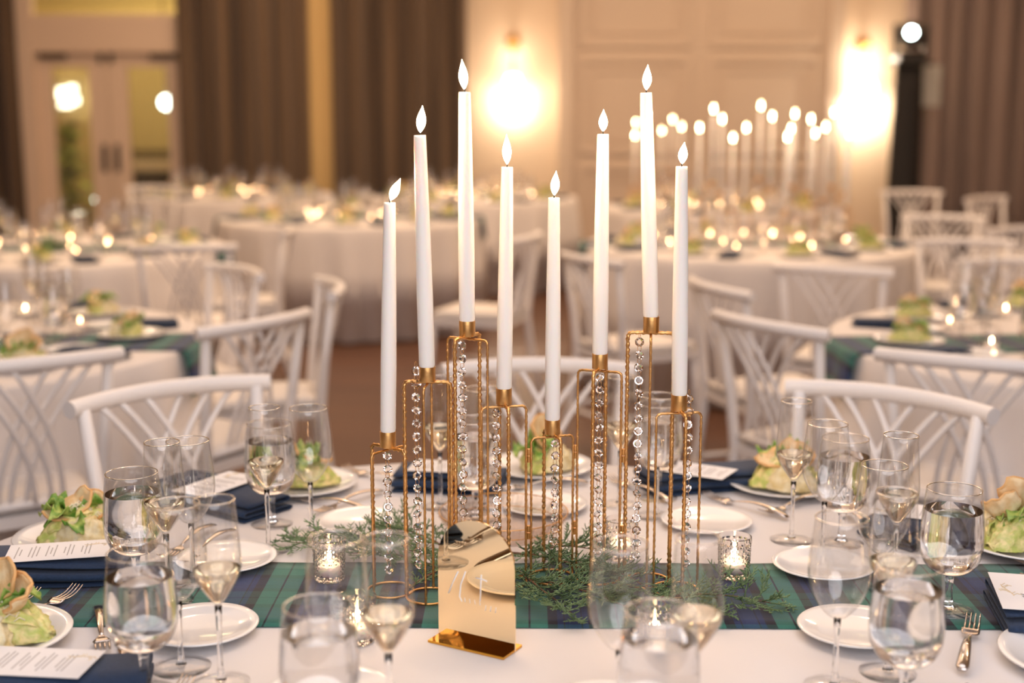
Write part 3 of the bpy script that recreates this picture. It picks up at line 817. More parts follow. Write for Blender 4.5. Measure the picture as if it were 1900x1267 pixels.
chair(1690, 356, 172, 'pale chair facing us under the black light tower')
chair(1822, 368, 215, 'pale chair against the taupe curtain, highest on the right')
chair(1750, 403, 160, 'pale chair between the light tower and right curtain, lower one')
chair(1787, 448, 168, 'white chair behind the near right table, left of the edge chair')
chair(1892, 425, 200, 'white chair cut by the right edge, in front of the curtain')
chair(1870, 484, 182, 'white chair cut by the right edge, behind the right table glasses')
chair(287, 348, 170, 'small pale chair in front of the right door')
chair(985, 440, 70, 'faint white chair just behind the middle candles')
chair(1085, 480, -60, 'faint white chair at the left side of the wide right table')

# ================================================================== CANDLE CENTREPIECE (foreground)
FR = [ # px, socket top, socket bottom, angle, Y base, candle top px (x,y), flame tip px
    (720, 800, 829, 50, 1.910, (723, 375), (743, 331)),
    (793, 680, 707, 84, 1.885, (779, 250), (784, 196)),
    (867, 595, 623, -30, 1.911, (862, 170), (857, 110)),
    (935, 720, 749, 12, 1.948, (941, 309), (940, 249)),
    (1025, 778, 805, 20, 1.967, (1028, 366), (1032, 317)),
    (1113, 656, 683, -20, 1.967, (1119, 248), (1120, 203)),
    (1208, 587, 616, 84, 1.951, (1199, 171), (1202, 120)),
    (1260, 732, 761, 10, 1.913, (1265, 308), (1270, 264))]
FRr = .0345
def wob_tube(mb, path, r, seg, bump, k0=0):
    # resample finely and beat the radius for a hammered rod
    P = [Vector(p) for p in path]; out = []; rs = []; acc = 0
    for a, b in zip(P, P[1:]):
        n = max(1, int((b - a).length / .0032))
        for i in range(n):
            q = a.lerp(b, i / n); t = acc + (b - a).length * i / n
            off = Vector((sin(t * 620 + k0), cos(t * 620 + k0), 0)) * bump * .35
            out.append(q + off); rs.append(r + bump * .5 * sin(t * 1240 + k0))
        acc += (b - a).length
    out.append(P[-1]); rs.append(r)
    mb.tube(out, rs, seg)
def ushape(h, ang, r=FRr, rc=.007):
    c, s = cos(ang), sin(ang); pts = []
    def q(x, z): return (x * c, x * s, z)
    pts.append(q(-r, .002)); pts.append(q(-r, h - rc))
    for i in range(1, 5): a = pi / 2 * i / 5; pts.append(q(-r + rc * (1 - cos(a)), h - rc + rc * sin(a)))
    pts.append(q(-r + rc, h)); pts.append(q(r - rc, h))
    for i in range(1, 5): a = pi / 2 * i / 5; pts.append(q(r - rc + rc * sin(a), h - rc * (1 - cos(a))))
    pts.append(q(r, h - rc)); pts.append(q(r, .002)); return pts
bead = MB()
oct_ = [(cos(pi / 4 * k + pi / 8), sin(pi / 4 * k + pi / 8)) for k in range(8)]
br_ = .0073
bead.add([(x * br_ * .5, -.0030, z * br_ * .5) for x, z in oct_] + [(x * br_, -.0004, z * br_) for x, z in oct_] + [(x * br_ * .5, .0030, z * br_ * .5) for x, z in oct_],
         [tuple(range(8)), tuple(range(16, 24))[::-1]] + [(k, 8 + k, 8 + (k + 1) % 8, (k + 1) % 8) for k in range(8)] + [(8 + k, 16 + k, 16 + (k + 1) % 8, 8 + (k + 1) % 8) for k in range(8)])
BEAD = bead.mesh('crystal_bead', M_crystal, False)
cb = FR[3]
croot = thing('candle_centerpiece', 'folding gold wire candle centerpiece hung with crystal bead strands', 'candle holder', (.0, 1.9, RZ))
cps = []
rnb = random.Random(21)
order_names = ['leftmost', 'second from left', 'third from left, tallest left of centre', 'fourth from left', 'fifth from left, lowest of the middle', 'sixth from left', 'seventh from left, tall', 'rightmost']
strand_px = [718, 772, 857, 921, 1030, 1113, 1187, 1278]
for i, (px, ys, yb, ang, Y, ct, ft) in enumerate(FR):
    X = atY(px, yb, Y).x; zt = atY(px, yb, Y).z; zs = atY(px, ys, Y).z
    z0 = RZ; h = zt - z0 - .001; a = R(ang)
    cps.append((X, Y, a, h))
    base = Vector((X, Y - 1.9, 0))
    m1 = MB(); wob_tube(m1, ushape(h, a + pi / 2), .0028, 8, .0013, i)
    fo = obj('frame', m1.mesh('frame', M_gold), croot, base)
    m2 = MB(); wob_tube(m2, ushape(h - .0035, a), .0020, 6, .0006, i * 2); obj('wire_arch', m2.mesh('wire_arch', M_gold), fo)
    m3 = MB(); m3.tube([(FRr * cos(2 * pi * k / 28), FRr * sin(2 * pi * k / 28), .0025) for k in range(28)], .0020, 6, closed=True)
    obj('base_ring', m3.mesh('base_ring', M_gold), fo)
    m3 = MB(); m3.lathe([(0, h + .0008), (.0116, h + .0008), (.0120, h + .002), (.0120, zs - z0 - .0006), (.0118, zs - z0), (.0110, zs - z0), (.0110, h + .004), (0, h + .004)], 28)
    obj('socket', m3.mesh('socket', M_socket, True, 40), fo)
    # crystal strand
    sx = strand_px[i]
    spx = atY(sx, yb, Y).x; dxs = spx - X
    dys = -.004 if abs(dxs) < .012 else 0
    if abs(dxs) > .010 and i in (1, 7): z_top = zs - z0 + .0015
    else: z_top = h - .006
    if abs(dxs) < .012: dys = .002
    so = obj('crystal_strand', None, croot, (base.x + dxs, base.y + dys, 0))
    z = z_top - .008; links = MB(); k = 0
    zend = .018 + .03 * rnb.random()
    ringpts = lambda zc, r, rot: [(r * .62 * cos(t) * cos(rot), r * .62 * cos(t) * sin(rot), zc + r * sin(t)) for t in [2 * pi * q / 10 for q in range(10)]]
    links.tube(ringpts(z + .0095, .0045, 1.0), .0004, 4, closed=True)
    while z > zend:
        obj('crystal_bead', BEAD, so, (.0006 * sin(k * 2.1), 0, z), (rnb.uniform(-.3, .3), rnb.uniform(-.1, .1), rnb.uniform(-.6, .6)))
        if z - .0196 > zend: links.tube(ringpts(z - .0098, .0046, rnb.uniform(-.6, .6)), .00045, 4, closed=True)
        z -= .0196; k += 1
    so.name = 'crystal_strand'
    # wire that carries the beads becomes the strand's own mesh
    me = links.mesh('link_chain', M_gold); obj('link_chain', me, so)
    # taper candle
    ctp = atY(ct[0], ct[1], Y - .0); cb0 = Vector((X, Y, z0 + h + .0045))
    t = thing('taper_candle', 'tall white lit taper candle, ' + ['lowest flame, leftmost of the eight', 'second of the eight from the left', 'highest flame, third of the eight from the left', 'fourth of the eight from the left',
        'shortest of the middle, fifth of the eight from the left', 'sixth of the eight from the left', 'high flame, seventh of the eight from the left', 'rightmost of the eight'][i], 'candle', cb0, group='lit tapers on the gold centerpiece')
    L = (ctp - cb0); ln = L.length
    t.rotation_euler = L.to_track_quat('Z', 'Y').to_euler()
    prof = [(0, 0), (.0104, 0), (.0106, .004), (.0106, .016), (.0121, .021), (.0118, .12), (.0108, ln * .62), (.0090, ln * .93), (.0086, ln - .003), (.0082, ln - .0005), (.0060, ln - .0015), (.0018, ln - .0030), (0, ln - .0030)]
    prof[3] = (.0106, max(.014, zs - z0 - h - .005)); prof[4] = (.0116, prof[3][1] + .004)
    obj('wax_stick', MB().lathe(prof, 28).mesh('wax', M_wax), t)
    obj('wick', MB().tube([(0, 0, ln - .003), (0, 0, ln + .005), (.0012, 0, ln + .010)], .0009, 6).mesh('wick', M_wick), t)
    fp = atY(ft[0], ft[1], Y); fd = fp - ctp; fh = fd.length
    fo2 = MB(); nn = 14
    for_pts = []; rr = []
    for q in range(nn + 1):
        u = q / nn; rr.append(max(.0003, .0066 * sin(pi * (u * .985 + .012) ** .80) ** 1.15))
        for_pts.append((.0 + .0016 * sin(pi * u) * (1 if i % 2 else -1), 0, .003 + (fh - .003) * u))
    f = obj('flame', fo2.tube(for_pts, rr, 14).mesh('flame', M_flame), t, (0, 0, ln))
    f.rotation_mode = 'QUATERNION'
    q1 = L.to_track_quat('Z', 'Y'); f.rotation_quaternion = q1.inverted() @ fd.to_track_quat('Z', 'Y')
    # the flame's reach as a small soft lamp
    pl = bpy.data.lights.new('candle_glow', 'POINT'); pl.energy = .9; pl.color = (1, .62, .30); pl.shadow_soft_size = .006
    po = bpy.data.objects.new('candle_glow', pl); COL.objects.link(po); po.location = ctp + fd * 1.25
hz1 = atY(950, 862, 1.9).z - RZ; hz2 = atY(950, 1008, 1.9).z - RZ
for i in range(7):
    a, b = cps[i], cps[i + 1]
    # closest pair of legs
    best = None
    for q in range(4):
        for r_ in range(4):
            pa = Vector((a[0] + FRr * cos(a[2] + q * pi / 2), a[1] + FRr * sin(a[2] + q * pi / 2), 0)); pb = Vector((b[0] + FRr * cos(b[2] + r_ * pi / 2), b[1] + FRr * sin(b[2] + r_ * pi / 2), 0))
            if best is None or (pa - pb).length < best[0]: best = ((pa - pb).length, pa, pb)
    mid_ = (best[1] + best[2]) / 2
    for hz in (hz1 if i else hz1 - .03, hz2 if i else hz1 - .09):
        mb = MB()
        mb.tube([(0, 0, -.011), (0, 0, -.0015)], .0031, 10); mb.tube([(0, 0, .0005), (0, 0, .010)], .0031, 10)
        for pp, zz in ((best[1], -.006), (best[2], .005)):
            d = pp - mid_; mb.tube([(0, 0, zz), (d.x, d.y, zz)], .0016, 6)
        obj('hinge', mb.mesh('hinge', M_gold, True, 40), croot, (mid_.x, mid_.y - 1.9, hz))

# ================================================================== GOLD MIRROR TABLE SIGN
bl = atz(797, 1190, CZ); br2 = atz(937, 1223, CZ); brr = atz(967, 1198, CZ); bll = atz(826, 1176, CZ)
d_ = (br2 - bl); ang = atan2(d_.y, d_.x); ctr = (bl + br2 + brr + bll) / 4; Ls = d_.length; Ds = (brr - br2).length
print('sign', ang * 57.3, Ls, Ds, ctr)
ws = atz(812, 1196, CZ); we = atz(955, 1212, CZ)
t = thing('table_sign', 'arched gold mirror table sign standing in a gold acrylic foot', 'sign', (ctr.x, ctr.y, CZ + .0005), ang)
SW = .122; SH = atY(885, 966, ctr.y).z - CZ
obj('foot', MB().box((0, 0, .0017), (Ls, Ds, .0034)).mesh('foot', M_mirrorbase, False), t, label='flat amber gold acrylic foot')
pts = [(-SW / 2, 0), (SW / 2, 0)] + [(SW / 2 * cos(pi * i / 28), SH - .003 - SW / 2 + SW / 2 * sin(pi * i / 28)) for i in range(29)]
mp_ = MB().prism(pts, -.0014, .0014)
mp = obj('mirror_panel', mp_.mesh('mirror_panel', M_mirror, False), t, (0.003, 0, .0030), (pi / 2 , 0, 0))
lt = MB()
for st_ in ([(-.028, .098), (-.036, .082), (-.044, .064)], [(-.016, .100), (-.024, .080), (-.026, .062), (-.022, .056)], [(.000, .094), (.012, .0935), (.018, .092)], [(.009, .100), (.008, .084), (.007, .062)]):
    lt.tube([(x, z, 0) for x, z in st_], .0011, 5)
for k in range(4): lt.tube([(-.018 + k * .008, .062, 0), (-.017 + k * .008, .056, 0)], .0006, 4)
for k in range(3): lt.tube([(.016 + k * .008, .058, 0), (.015 + k * .008, .050, 0)], .0006, 4)
obj('lettering', lt.mesh('lettering', M_card), mp, (0, 0, .0016), label='white hand-lettered strokes')

# ================================================================== STEMWARE, foreground
H = {'f': .242, 'w': .222, 'g': .182}
PR = {'f': (P_flute, 'champagne_flute', 'glass'), 'w': (P_wine, 'wine_glass', 'glass'), 'g': (P_goblet, 'water_goblet', 'glass')}
GL = {'f': 'tulip flutes of pale wine on the foreground table', 'w': 'empty wine glasses on the foreground table', 'g': 'water goblets on the foreground table'}
placed = []
def stem(kind, px, py, label):
    p = atz(px, py, CZ + H[kind]); 
    for q in placed:
        dd = Vector((p.x - q[0], p.y - q[1]));
        if dd.length < .079:
            dd = dd.normalized() * .079 if dd.length > 1e-4 else Vector((.079, 0)); 
            p.x = q[0] + dd.x; p.y = q[1] + dd.y
    placed.append((p.x, p.y))
    onr = rf - .004 < p.y + .02 and p.y - .02 < rb
    z = CZ + (.0032 if onr else .0004)
    place(PR[kind][0], PR[kind][1], label, PR[kind][2], (p.x, p.y, z), random.uniform(0, 6), GL[kind])
    return p
S = [
 ('g', 244, 882, 'full water goblet in front of the salad on the left'),
 ('f', 280, 820, 'flute of wine just right of the left salad'),
 ('w', 348, 822, 'empty wine glass before the navy napkin, left of centre'),
 ('f', 397, 928, 'blurred flute of wine over the left bread plate'),
 ('w', 338, 940, 'blurred empty wine glass behind the near left flute'),
 ('g', 265, 1022, 'large blurred water goblet, nearest on the left'),
 ('g', 499, 787, 'water goblet behind the flute, left of the candles'),
 ('f', 490, 757, 'flute of wine standing before a goblet, left of the candles'),
 ('w', 572, 758, 'empty wine glass in front of the salad left of the candles'),
 ('f', 815, 702, 'flute of wine seen between the second and third candles'),
 ('w', 888, 722, 'empty wine glass behind the third and fourth candle holders'),
 ('g', 865, 765, 'water goblet behind the third candle holder'),
 ('f', 1153, 700, 'flute of wine behind the sixth and seventh candle holders'),
 ('g', 1224, 750, 'water goblet behind the seventh candle holder'),
 ('w', 1222, 735, 'empty wine glass behind the rightmost candle holder'),
 ('f', 1478, 745, 'flute of wine in front of the right rear salad'),
 ('w', 1536, 787, 'empty wine glass right of the rear flute'),
 ('g', 1567, 815, 'water goblet right of the right rear salad'),
 ('f', 1672, 812, 'tall flute before the right white chair'),
 ('w', 1642, 868, 'wine glass left of the big sharp water goblet'),
 ('g', 1771, 912, 'large sharp water goblet beside the salad on the right'),
 ('w', 1562, 962, 'blurred wine glass over the right bread plates'),
 ('f', 1664, 915, 'blurred flute behind the nearest right goblet'),
 ('g', 1688, 1050, 'large blurred water goblet, nearest on the right'),
 ('w', 622, 1000, 'very blurred wine glass at the bottom left of centre'),
 ('g', 590, 1125, 'very blurred water goblet at the bottom edge left of the sign'),
 ('f', 717, 1000, 'very blurred flute just left of the gold sign'),
 ('w', 1152, 1010, 'very blurred wine glass at the bottom right of the sign'),
 ('g', 1225, 1135, 'very blurred water goblet at the bottom edge right of the sign'),
 ('f', 1296, 1000, 'very blurred flute at the bottom, right of the sign')]
for s_ in S: stem(*s_)

# ================================================================== PLATES, SALADS
def plate(px, py, label, big=True, z=None, grp=None):
    p = atz(px, py, CZ + .014)
    onr = rf - .09 < p.y < rb + .09
    zz = CZ + (.0032 if onr else .0004)
    place(P_salad_plate if big else P_bread_plate, 'salad_plate' if big else 'bread_plate', label, 'plate', (p.x, p.y, zz), 0, 'salad plates on the foreground table' if big else 'bread plates on the foreground table')
    return Vector((p.x, p.y, zz))
def salad(p, v, rz, label, scale=1.0, dx=0, dy=0):
    place(P_salad[v], 'salad', label, 'food', (p.x + dx, p.y + dy, p.z + .0065), rz, 'romaine salads on the foreground table', scale=scale)
q = plate(148, 994, 'white salad plate at the left under a romaine salad'); salad(q, 0, R(20), 'romaine salad with a curled cracker, on the left plate', 1.15)
q = plate(-18, 1180, 'white salad plate cut by the left edge near the bottom'); salad(q, 1, R(-30), 'romaine salad cut by the left edge near the bottom', 1.2, .02)
q = plate(560, 894, 'white salad plate left of the candles'); salad(q, 2, R(160), 'romaine salad behind the empty glass left of the candles', 1.15, .005)
q = plate(1003, 863, 'white salad plate behind the middle candles'); salad(q, 1, R(60), 'romaine salad with an upright cracker behind the middle candles', 1.15, 0, 0)
q = plate(1455, 896, 'white salad plate behind the right rear flute'); salad(q, 2, R(0), 'romaine salad behind the right rear flute', 1.2)
q = plate(1905, 1008, 'white salad plate cut by the right edge'); salad(q, 1, R(200), 'leafy romaine salad with toasts beside the big goblet on the right', 1.25, -.02)
q = plate(2012, 1216, 'white salad plate at the bottom right corner')
plate(672, 963, 'white bread plate behind the leftmost candle holder', False)
plate(1009, 931, 'white bread plate behind the middle candle holders', False)
plate(1311, 962, 'white bread plate right of the candle holders', False)
plate(1528, 1046, 'white bread plate on the far edge of the runner, right', False)
plate(1588, 1163, 'white bread plate on the near edge of the runner, right', False)
plate(372, 1160, 'white bread plate on the near edge of the runner, left', False)
plate(420, 1034, 'white bread plate on the far edge of the runner, left', False)
plate(612, 1279, 'white bread plate at the bottom edge left of the sign', False)
plate(1130, 1310, 'white bread plate at the bottom edge right of the sign', False)

# ================================================================== NAPKINS AND CARDS
def napkin(px, py, rz, label, card=None, crz=0, clabel='', cdx=0, cdy=0, sc_=1.0, sy_=1.15):
    p = atz(px, py, CZ + .02); onr = rf - .06 < p.y < rb + .06
    z = CZ + (.0034 if onr else .0006)
    place(P_napkin, 'napkin', label, 'napkin', (p.x, p.y, z), R(rz), 'folded navy napkins', scale=(sc_, sy_, .95))
    if card:
        place(card, 'menu_card' if card is P_menu else 'place_card', clabel, 'card', (p.x + cdx, p.y + cdy, z + .0372), R(crz), None)
napkin(70, 1050, 4, 'navy napkin folded in layers before the left salad', P_menu, -78, 'white menu card lying on the left navy napkin', .03, .012, 1.35)
napkin(100, 1262, 10, 'navy napkin at the bottom left corner under a menu card', P_menu, -96, 'white printed menu card at the bottom left corner', -.03, .015, 1.1)
napkin(405, 915, -38, 'navy napkin behind the left glasses', P_menu, -30, 'white card on the navy napkin behind the left glasses', -.0, .0, 1.3)
napkin(835, 885, -8, 'navy napkin behind the second and third candle holders', P_menu, 80, 'white card on the napkin behind the candle holders', 0, .01, 1.0)
napkin(1310, 882, 18, 'navy napkin left of the right rear salad', P_menu, 60, 'white card on the napkin left of the right rear salad', -.03, -.02, 1.25)
napkin(1715, 968, 35, 'navy napkin behind the big sharp goblet', P_menu, 65, 'white card on the napkin behind the big sharp goblet', -.01, 0, 1.0)
napkin(2022, 1135, -9, 'navy napkin on the runner at the right edge', P_place, -12, 'white place card with a handwritten name and pale gold sprig', -.046, .016, 1.22, 1.8)

# ================================================================== CUTLERY
def cut(proto, tip, tail, label, name='fork'):
    a = atz(tip[0], tip[1], CZ + .008); b = atz(tail[0], tail[1], CZ + .008)
    d = a - b; rz = atan2(d.y, d.x) - pi / 2; onr = rf - .1 < a.y < rb + .1
    place(proto, name, label, 'cutlery', (a.x, a.y, CZ + (.0030 if onr else .0004)), rz, name + 's on the foreground table')
cut(P_fork, (1308, 917), (1475, 962), 'steel fork right of the candles, tines at the navy napkin')
cut(P_fork, (1412, 953), (1540, 915), 'steel fork crossing behind the rear flute stem')
cut(P_fork, (530, 918), (700, 948), 'steel fork left of the candles, behind the wine glass foot')
cut(P_fork, (575, 952), (720, 905), 'steel fork crossing toward the leftmost candle holder')
cut(P_fork, (640, 868), (790, 905), 'steel fork behind the leftmost candle')
cut(P_fork, (145, 1095), (0, 1170), 'steel fork on the runner, right one above the corner plate')
cut(P_fork, (68, 1100), (-60, 1160), 'steel fork on the runner, left one above the corner plate')
cut(P_fork, (192, 1214), (175, 1060), 'steel fork pointing at us left of the nearest goblet')
cut(P_knife, (232, 1215), (235, 1080), 'steel knife behind the nearest left goblet', 'knife')
cut(P_fork, (300, 1040), (420, 960), 'steel fork behind the left bread plate')
cut(P_fork, (330, 1050), (440, 980), 'steel fork close beside the left bread plate')
cut(P_fork, (1806, 1150), (1772, 1300), 'large steel fork with upright tines at the lower right')
cut(P_knife, (1790, 1260), (1850, 1400), 'steel knife at the bottom right edge', 'knife')
cut(P_fork, (1775, 1062), (1700, 1010), 'steel fork on the runner beside the big goblet')
cut(P_fork, (1640, 1010), (1560, 940), 'steel fork among the right glasses')
cut(P_fork, (1865, 1080), (2000, 1050), 'steel fork behind the place card on the right')
cut(P_fork, (1130, 885), (1260, 935), 'steel fork behind the sixth candle holder')
cut(P_fork, (915, 905), (1060, 895), 'steel fork behind the middle bread plate')
cut(P_fork, (330, 1285), (170, 1372), 'steel fork at the bottom edge, mirrored in the gold sign')
cut(P_fork, (352, 1262), (205, 1368), 'second steel fork at the bottom edge, mirrored in the gold sign')
cut(P_knife, (480, 1268), (390, 1330), 'steel knife left of the bread plate at the bottom edge', 'knife')

# ================================================================== VOTIVES, RIBBED DISH
def votive(px, py, label):
    p = atz(px, py, CZ); onr = rf - .03 < p.y < rb + .03
    place(P_votive, 'votive_candle', label, 'candle', (p.x, p.y, CZ + (.0030 if onr else .0004)), random.random(), 'lit votives on the foreground table')
votive(1361, 1073, 'faceted glass votive right of the candle holders')
votive(612, 1078, 'faceted glass votive left of the leftmost candle holder')
votive(664, 1190, 'blurred votive before the runner, left of the gold sign')
votive(1152, 1035, 'glass votive behind the sixth candle holder')
votive(1214, 1212, 'blurred votive at the bottom, right of the gold sign')
p = atz(934, 1000, CZ)
def rib(th, z, r): return 1 + (.028 * (1 if sin(th * 38) > 0 else -1) if z > .018 and r > .09 else 0)
t = thing('ribbed_dish', 'low ribbed clear glass dish behind the candle holders', 'dish', (p.x, p.y + .035, CZ + .0006))
obj('bowl', MB().lathe([(0, 0), (.080, 0), (.092, .004), (.097, .018), (.1005, .019), (.112, .036), (.110, .037), (.098, .021), (.094, .018), (.088, .006), (0, .0035)], 228, mod=rib).mesh('bowl', M_ribbed, True, 40), t)
obj('rim_band', MB().tube([(.1115 * cos(2 * pi * k / 60), .1115 * sin(2 * pi * k / 60), .0385) for k in range(60)], .0009, 6, closed=True).mesh('rim', M_gold), t)
obj('foot_band', MB().tube([(.0985 * cos(2 * pi * k / 60), .0985 * sin(2 * pi * k / 60), .0180) for k in range(60)], .0008, 6, closed=True).mesh('footband', M_gold), t)

# ================================================================== GREENERY
def sprig(p0, p1, width, seed, label, bend=.0, lift=.012, dens=1.0):
    rn = random.Random(seed)
    a = atz(p0[0], p0[1], RZ); b = atz(p1[0], p1[1], RZ); d = b - a; ln = d.length
    t = thing('juniper_sprig', label, 'greenery', (a.x, a.y, RZ), atan2(d.y, d.x), 'juniper sprigs along the runner')
    main = []; n = 14
    for i in range(n + 1):
        u = i / n; main.append(Vector((u * ln, bend * sin(pi * u) + .004 * noise.noise((u * 4, seed, 0)), .004 + lift * sin(pi * u * .9) )))
    obj('stem', MB().tube(main, [.0022 * (1 - .7 * i / n) for i in range(n + 1)], 6).mesh('stem', M_stem), t)
    br = MB(); fo = MB()
    def twig(p, dr, L, depth):
        q = Vector(p); pts = [q.copy()]; dd = Vector(dr).normalized(); steps = 3
        for s in range(steps):
            dd = (dd + Vector((rn.uniform(-.25, .25), rn.uniform(-.25, .25), rn.uniform(-.12, .16)))).normalized()
            q = q + dd * L / steps; q.z = max(q.z, .0012); pts.append(q.copy())
            if depth > 0:
                for sd in (-1, 1):
                    if rn.random() < .9:
                        ax = Vector((0, 0, 1)); nd = Matrix.Rotation(sd * rn.uniform(.5, .95), 3, 'Z') @ dd; nd.z += rn.uniform(-.25, .4)
                        twig(q, nd, L * rn.uniform(.35, .55), depth - 1)
        r0 = .00085 if depth < 2 else .0011
        fo.tube(pts, [r0, r0, r0 * .95, r0 * .6], 4)
    nb = int(ln / .0085 * dens)
    for k in range(nb):
        u = (k + .5) / nb; i = min(int(u * n), n - 1); f = u * n - i; p = main[i].lerp(main[i + 1], f)
        sd = 1 if k % 2 else -1
        L = width * (.55 + .45 * sin(pi * (1 - u) ** .7)) * rn.uniform(.6, 1.1)
        aa = rn.uniform(.5, 1.1)
        twig(p, (cos(aa), sd * sin(aa), rn.uniform(-.1, .5)), L, 2 if L > .018 else 1)
    twig(main[-1], (1, 0, 0), width * .6, 2)
    obj('foliage', fo.mesh('foliage', M_fol), t, kind='stuff')
sprig((800, 1030), (548, 1015), .046, 1, 'juniper sprig reaching furthest left past the votive', .01)
sprig((835, 1070), (650, 1035), .045, 2, 'juniper sprig under the two leftmost candle holders', -.01)
sprig((850, 1035), (715, 985), .045, 3, 'juniper sprig rising behind the leftmost candle holder', .0)
sprig((760, 1095), (880, 1050), .035, 10, 'short juniper sprig left of the gold sign', .0)
sprig((948, 1030), (1130, 1095), .050, 4, 'juniper sprig with bare brown stem right of the gold sign', .01)
sprig((955, 1060), (1065, 1150), .050, 5, 'juniper sprig drooping over the runner edge right of the sign', -.01)
sprig((1060, 1050), (1225, 1120), .050, 6, 'juniper sprig under the sixth and seventh candle holders', .01)
sprig((1190, 1120), (1430, 1128), .042, 7, 'juniper sprig reaching right along the runner past the votive', .006)
sprig((990, 1080), (1180, 1140), .048, 8, 'juniper sprig lying low in the middle of the right bunch', -.01)
sprig((965, 1035), (1105, 1028), .042, 9, 'juniper sprig along the back edge of the runner', .0)
sprig((1180, 1150), (1330, 1150), .036, 12, 'juniper sprig behind the very blurred right flute', .0)

# ================================================================== BACKGROUND TABLES
def cheap_green():
    rn = random.Random(9); fo = MB()
    for i in range(120):
        a = rn.uniform(0, 2 * pi); r = rn.uniform(0, .16); L = rn.uniform(.03, .07); e = rn.uniform(.1, 1.0); c = Vector((r * 1.4 * cos(a), r * .6 * sin(a), .01)); b = rn.uniform(0, 2 * pi)
        def lf(u, v, c=c, L=L, e=e, b=b):
            rr = u * L; wv = (v - .5) * .028 * sin(pi * min(u + .06, 1))
            return (c.x + rr * cos(e) * cos(b) - wv * sin(b), c.y + rr * cos(e) * sin(b) + wv * cos(b), c.z + rr * sin(e))
        fo.slab(lf, 2, 2, .001)
    ro = MB().lathe([(.004, .02), (.028, .035), (.034, .055), (.028, .075), (.012, .085), (0, .083)], 14, (-.05, -.05, 0), mod=lambda th, z, r: 1 + .12 * sin(5 * th + z * 60)).mesh('rose', M_rose)
    be = MB()
    for k in range(5): be.lathe([(0, -.007), (.007, 0), (0, .007)], 8, (.03 + .013 * cos(k * 1.3), -.06 + .013 * sin(k * 1.3), .055 + .004 * k))
    return [('foliage', fo.mesh('foliage_low', M_fol), [], dict(kind='stuff')), ('rose', ro, [], {}), ('berry_cluster', be.mesh('berries', M_red), [], {})]
P_green = cheap_green()
P_salad_b = P_salad
DIRN = ['right', 'far right', 'far', 'far left', 'left', 'near left', 'near', 'near right']
def side_of(a): return DIRN[int(round((a % (2 * pi)) / (pi / 4))) % 8]
def dress(cx, cy, tn, where, seed, level, seats=8, off=0.0, run=True, rang=0.0):
    rn = random.Random(seed)
    table(cx, cy, .914, 'round banquet table ' + where, 'floor-length white cloth on the table ' + where, seed)
    if run: runner(cx, cy, .914, .33, rang, 'dark tartan runner over the table ' + where, hang=.14)
    zt = CZ + .0034; g = ' on the ' + tn
    if seed != 34: place(P_green, 'flower_arrangement', 'low greenery with an ivory rose amid the ' + tn, 'flowers', (cx, cy, zt + .001), rn.uniform(0, 3))
    for k in range(seats):
        a = 2 * pi * (k + off) / seats; ca, sa = cos(a), sin(a); sd = ' at the ' + DIRN[k % 8] + ' place of the ' + tn
        x, y = cx + .70 * ca, cy + .70 * sa
        place(P_salad_plate, 'salad_plate', 'white salad plate' + sd, 'plate', (x, y, zt), 0, 'salad plates' + g)
        place(P_salad[rn.randrange(3)], 'salad', 'romaine salad with toast' + sd, 'food', (x, y, zt + .0065), rn.uniform(0, 6), 'salads' + g, scale=1.1)
        b = a + .29
        place(P_napkin, 'napkin', 'folded navy napkin' + sd, 'napkin', (cx + .74 * cos(b), cy + .74 * sin(b), zt), b, 'napkins' + g, scale=(1, 1, .72))
        for kind, da, rr in (('g', -.20, .50), ('f', -.02, .44), ('w', .13, .50)):
            if level < 1 and kind == 'w': continue
            pr = {'g': (P_goblet_b, 'water_goblet', 'water goblet'), 'f': (P_flute_b, 'champagne_flute', 'flute of wine'), 'w': (P_wine_b, 'wine_glass', 'empty wine glass')}[kind]
            bb = a + da + rn.uniform(-.03, .03)
            place(pr[0], pr[1], 'out-of-focus ' + pr[2] + sd, 'glass', (cx + rr * cos(bb), cy + rr * sin(bb), zt), 0, pr[2] + 's' + g)
        if level >= 1:
            b = a - .42
            place(P_bread_plate, 'bread_plate', 'white bread plate' + sd, 'plate', (cx + .62 * cos(b), cy + .62 * sin(b), zt), 0, 'bread plates' + g)
    for k in range(8):
        a = 2 * pi * k / 8 + rn.uniform(-.2, .2)
        place(P_votive_b[(k * 5 + seed) % 3], 'votive_candle', 'glowing votive, ' + DIRN[k] + ' one round the greenery of the ' + tn, 'candle', (cx + .30 * cos(a), cy + .29 * sin(a), zt), 0, 'inner votives' + g)
        a = 2 * pi * (k + off) / 8 + .30  # outer ring of votives added for sparkle, in place of glass highlights
        place(P_votive_b[1 + (k + seed) % 2], 'votive_candle', 'small sparkle votive added beside glasses' + ' at the ' + DIRN[k] + ' place of the ' + tn, 'candle', (cx + .53 * cos(a), cy + .53 * sin(a), zt), 0, 'added outer votives' + g)
dress(-1.93, 4.15, 'left front table', 'nearest on the left', 31, 1, off=.12, rang=0)
dress(1.95, 4.15, 'right front table', 'nearest on the right', 32, 1, off=.1, rang=4)
dress(-2.47, 7.1, 'left second table', 'second on the left, before the glass doors', 33, 1, off=.3)
dress(1.32, 7.38, 'right middle table', 'in the right middle, under the large candle cluster', 34, 1, off=.25)
dress(-1.14, 9.35, 'left middle table', 'in the left middle, before the brown curtains', 35, 1, off=.1)
dress(1.62, 10.4, 'far right table', 'far right, under the small candle cluster', 36, 0, off=.2, run=False)
dress(-.35, 11.6, 'far centre table', 'far centre, against the panelled wall', 37, 0, off=.4, run=False)
dress(-2.55, 12.0, 'far left table', 'far left, against the brown curtain', 38, 0, off=.2, run=False)
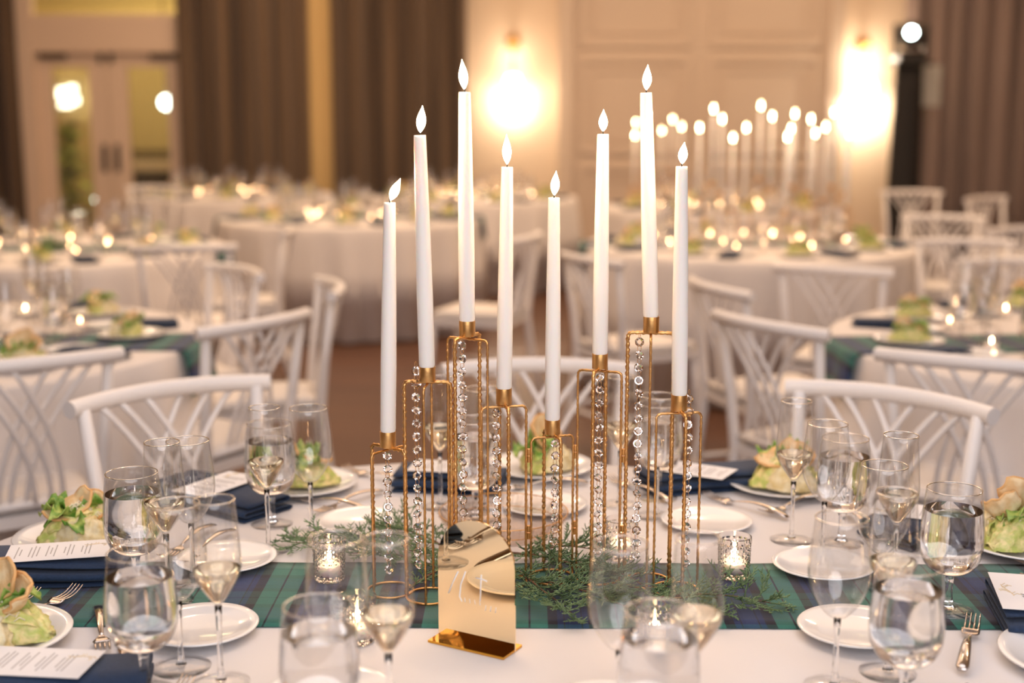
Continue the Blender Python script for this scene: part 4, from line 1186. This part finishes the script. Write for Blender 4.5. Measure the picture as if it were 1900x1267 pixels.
dress(3.95, 7.6, 'right edge table', 'at the right edge, before the taupe curtain', 39, 0, off=.5, run=False)

# far candle centrepieces: flames read off the photograph, stood on their tables
far_cl = [((1180, 228), .25), ((1178, 252), .25), ((1201, 213), .25), ((1228, 243), .25), ((1248, 222), .25), ((1265, 236), .25),
          ((1298, 238), 1), ((1324, 203), 1), ((1340, 222), 1), ((1360, 257), 1), ((1385, 238), 1), ((1412, 197), 1), ((1433, 217), 1), ((1475, 212), 1),
          ((1468, 240), 1), ((1461, 255), 1), ((1505, 222), 1), ((1513, 248), 1), ((1532, 237), 1), ((1548, 210), 1), ((1571, 225), 1), ((1576, 249), 1)]
roots = {}
ORD = ['first', 'second', 'third', 'fourth', 'fifth', 'sixth', 'seventh', 'eighth', 'ninth', 'tenth', 'eleventh', 'twelfth', 'thirteenth', 'fourteenth', 'fifteenth', 'sixteenth']
far_cl.sort(key=lambda q: q[0][0])
wm = MB(); wob_tube(wm, ushape(1.0, .3, .034, .02), .0025, 5, .0008)
U1 = wm.mesh('far_frame', M_gold)
SOC = MB().lathe([(0, 0), (.013, 0), (.013, .024), (0, .024)], 12).mesh('far_socket', M_socket)
for i, ((x, y), side) in enumerate(far_cl):
    if side == 1: Y = 7.40 + .11 * sin(i * 2.3); grp = 'right'
    else: Y = 10.45 + .12 * sin(i * 2.3); grp = 'left'
    fpt = atY(x, y, Y); L = .37; zb = fpt.z - .02 - L
    if grp not in roots:
        roots[grp] = thing('candle_centerpiece', 'distant gold candle stand with ' + ('many tapers, right of the candles' if side == 1 else 'six tapers, left of the bigger cluster'), 'candle holder', (1.47 if side == 1 else 1.2, 7.40 if side == 1 else 10.45, CZ + .0055))
    rt = roots[grp]; hb = zb - (CZ + .0055)
    fo = obj('frame', U1, rt, (fpt.x - rt.location.x, Y - rt.location.y, 0), scale=(1, 1, hb - .024)); 
    obj('socket', SOC, rt, (fpt.x - rt.location.x, Y - rt.location.y, hb - .024))
    t = thing('taper_candle', 'distant lit taper, ' + ORD[i if side != 1 else i - 6] + ' from the left in the ' + ('large' if side == 1 else 'small') + ' blurred cluster', 'candle', (fpt.x, Y, zb), group='distant tapers, ' + grp + ' cluster')
    obj('wax_stick', MB().lathe([(0, 0), (.0118, 0), (.0085, L), (0, L)], 12).mesh('wax', M_wax), t)
    obj('wick', MB().tube([(0, 0, L), (0, 0, L + .008)], .001, 4).mesh('wick', M_wick), t)
    obj('flame', MB().lathe([(0, L + .004), (.004, L + .010), (.0062, L + .019), (.004, L + .034), (0, L + .048)], 10).mesh('flame', M_flame_far), t)
print('objects', len(bpy.data.objects))
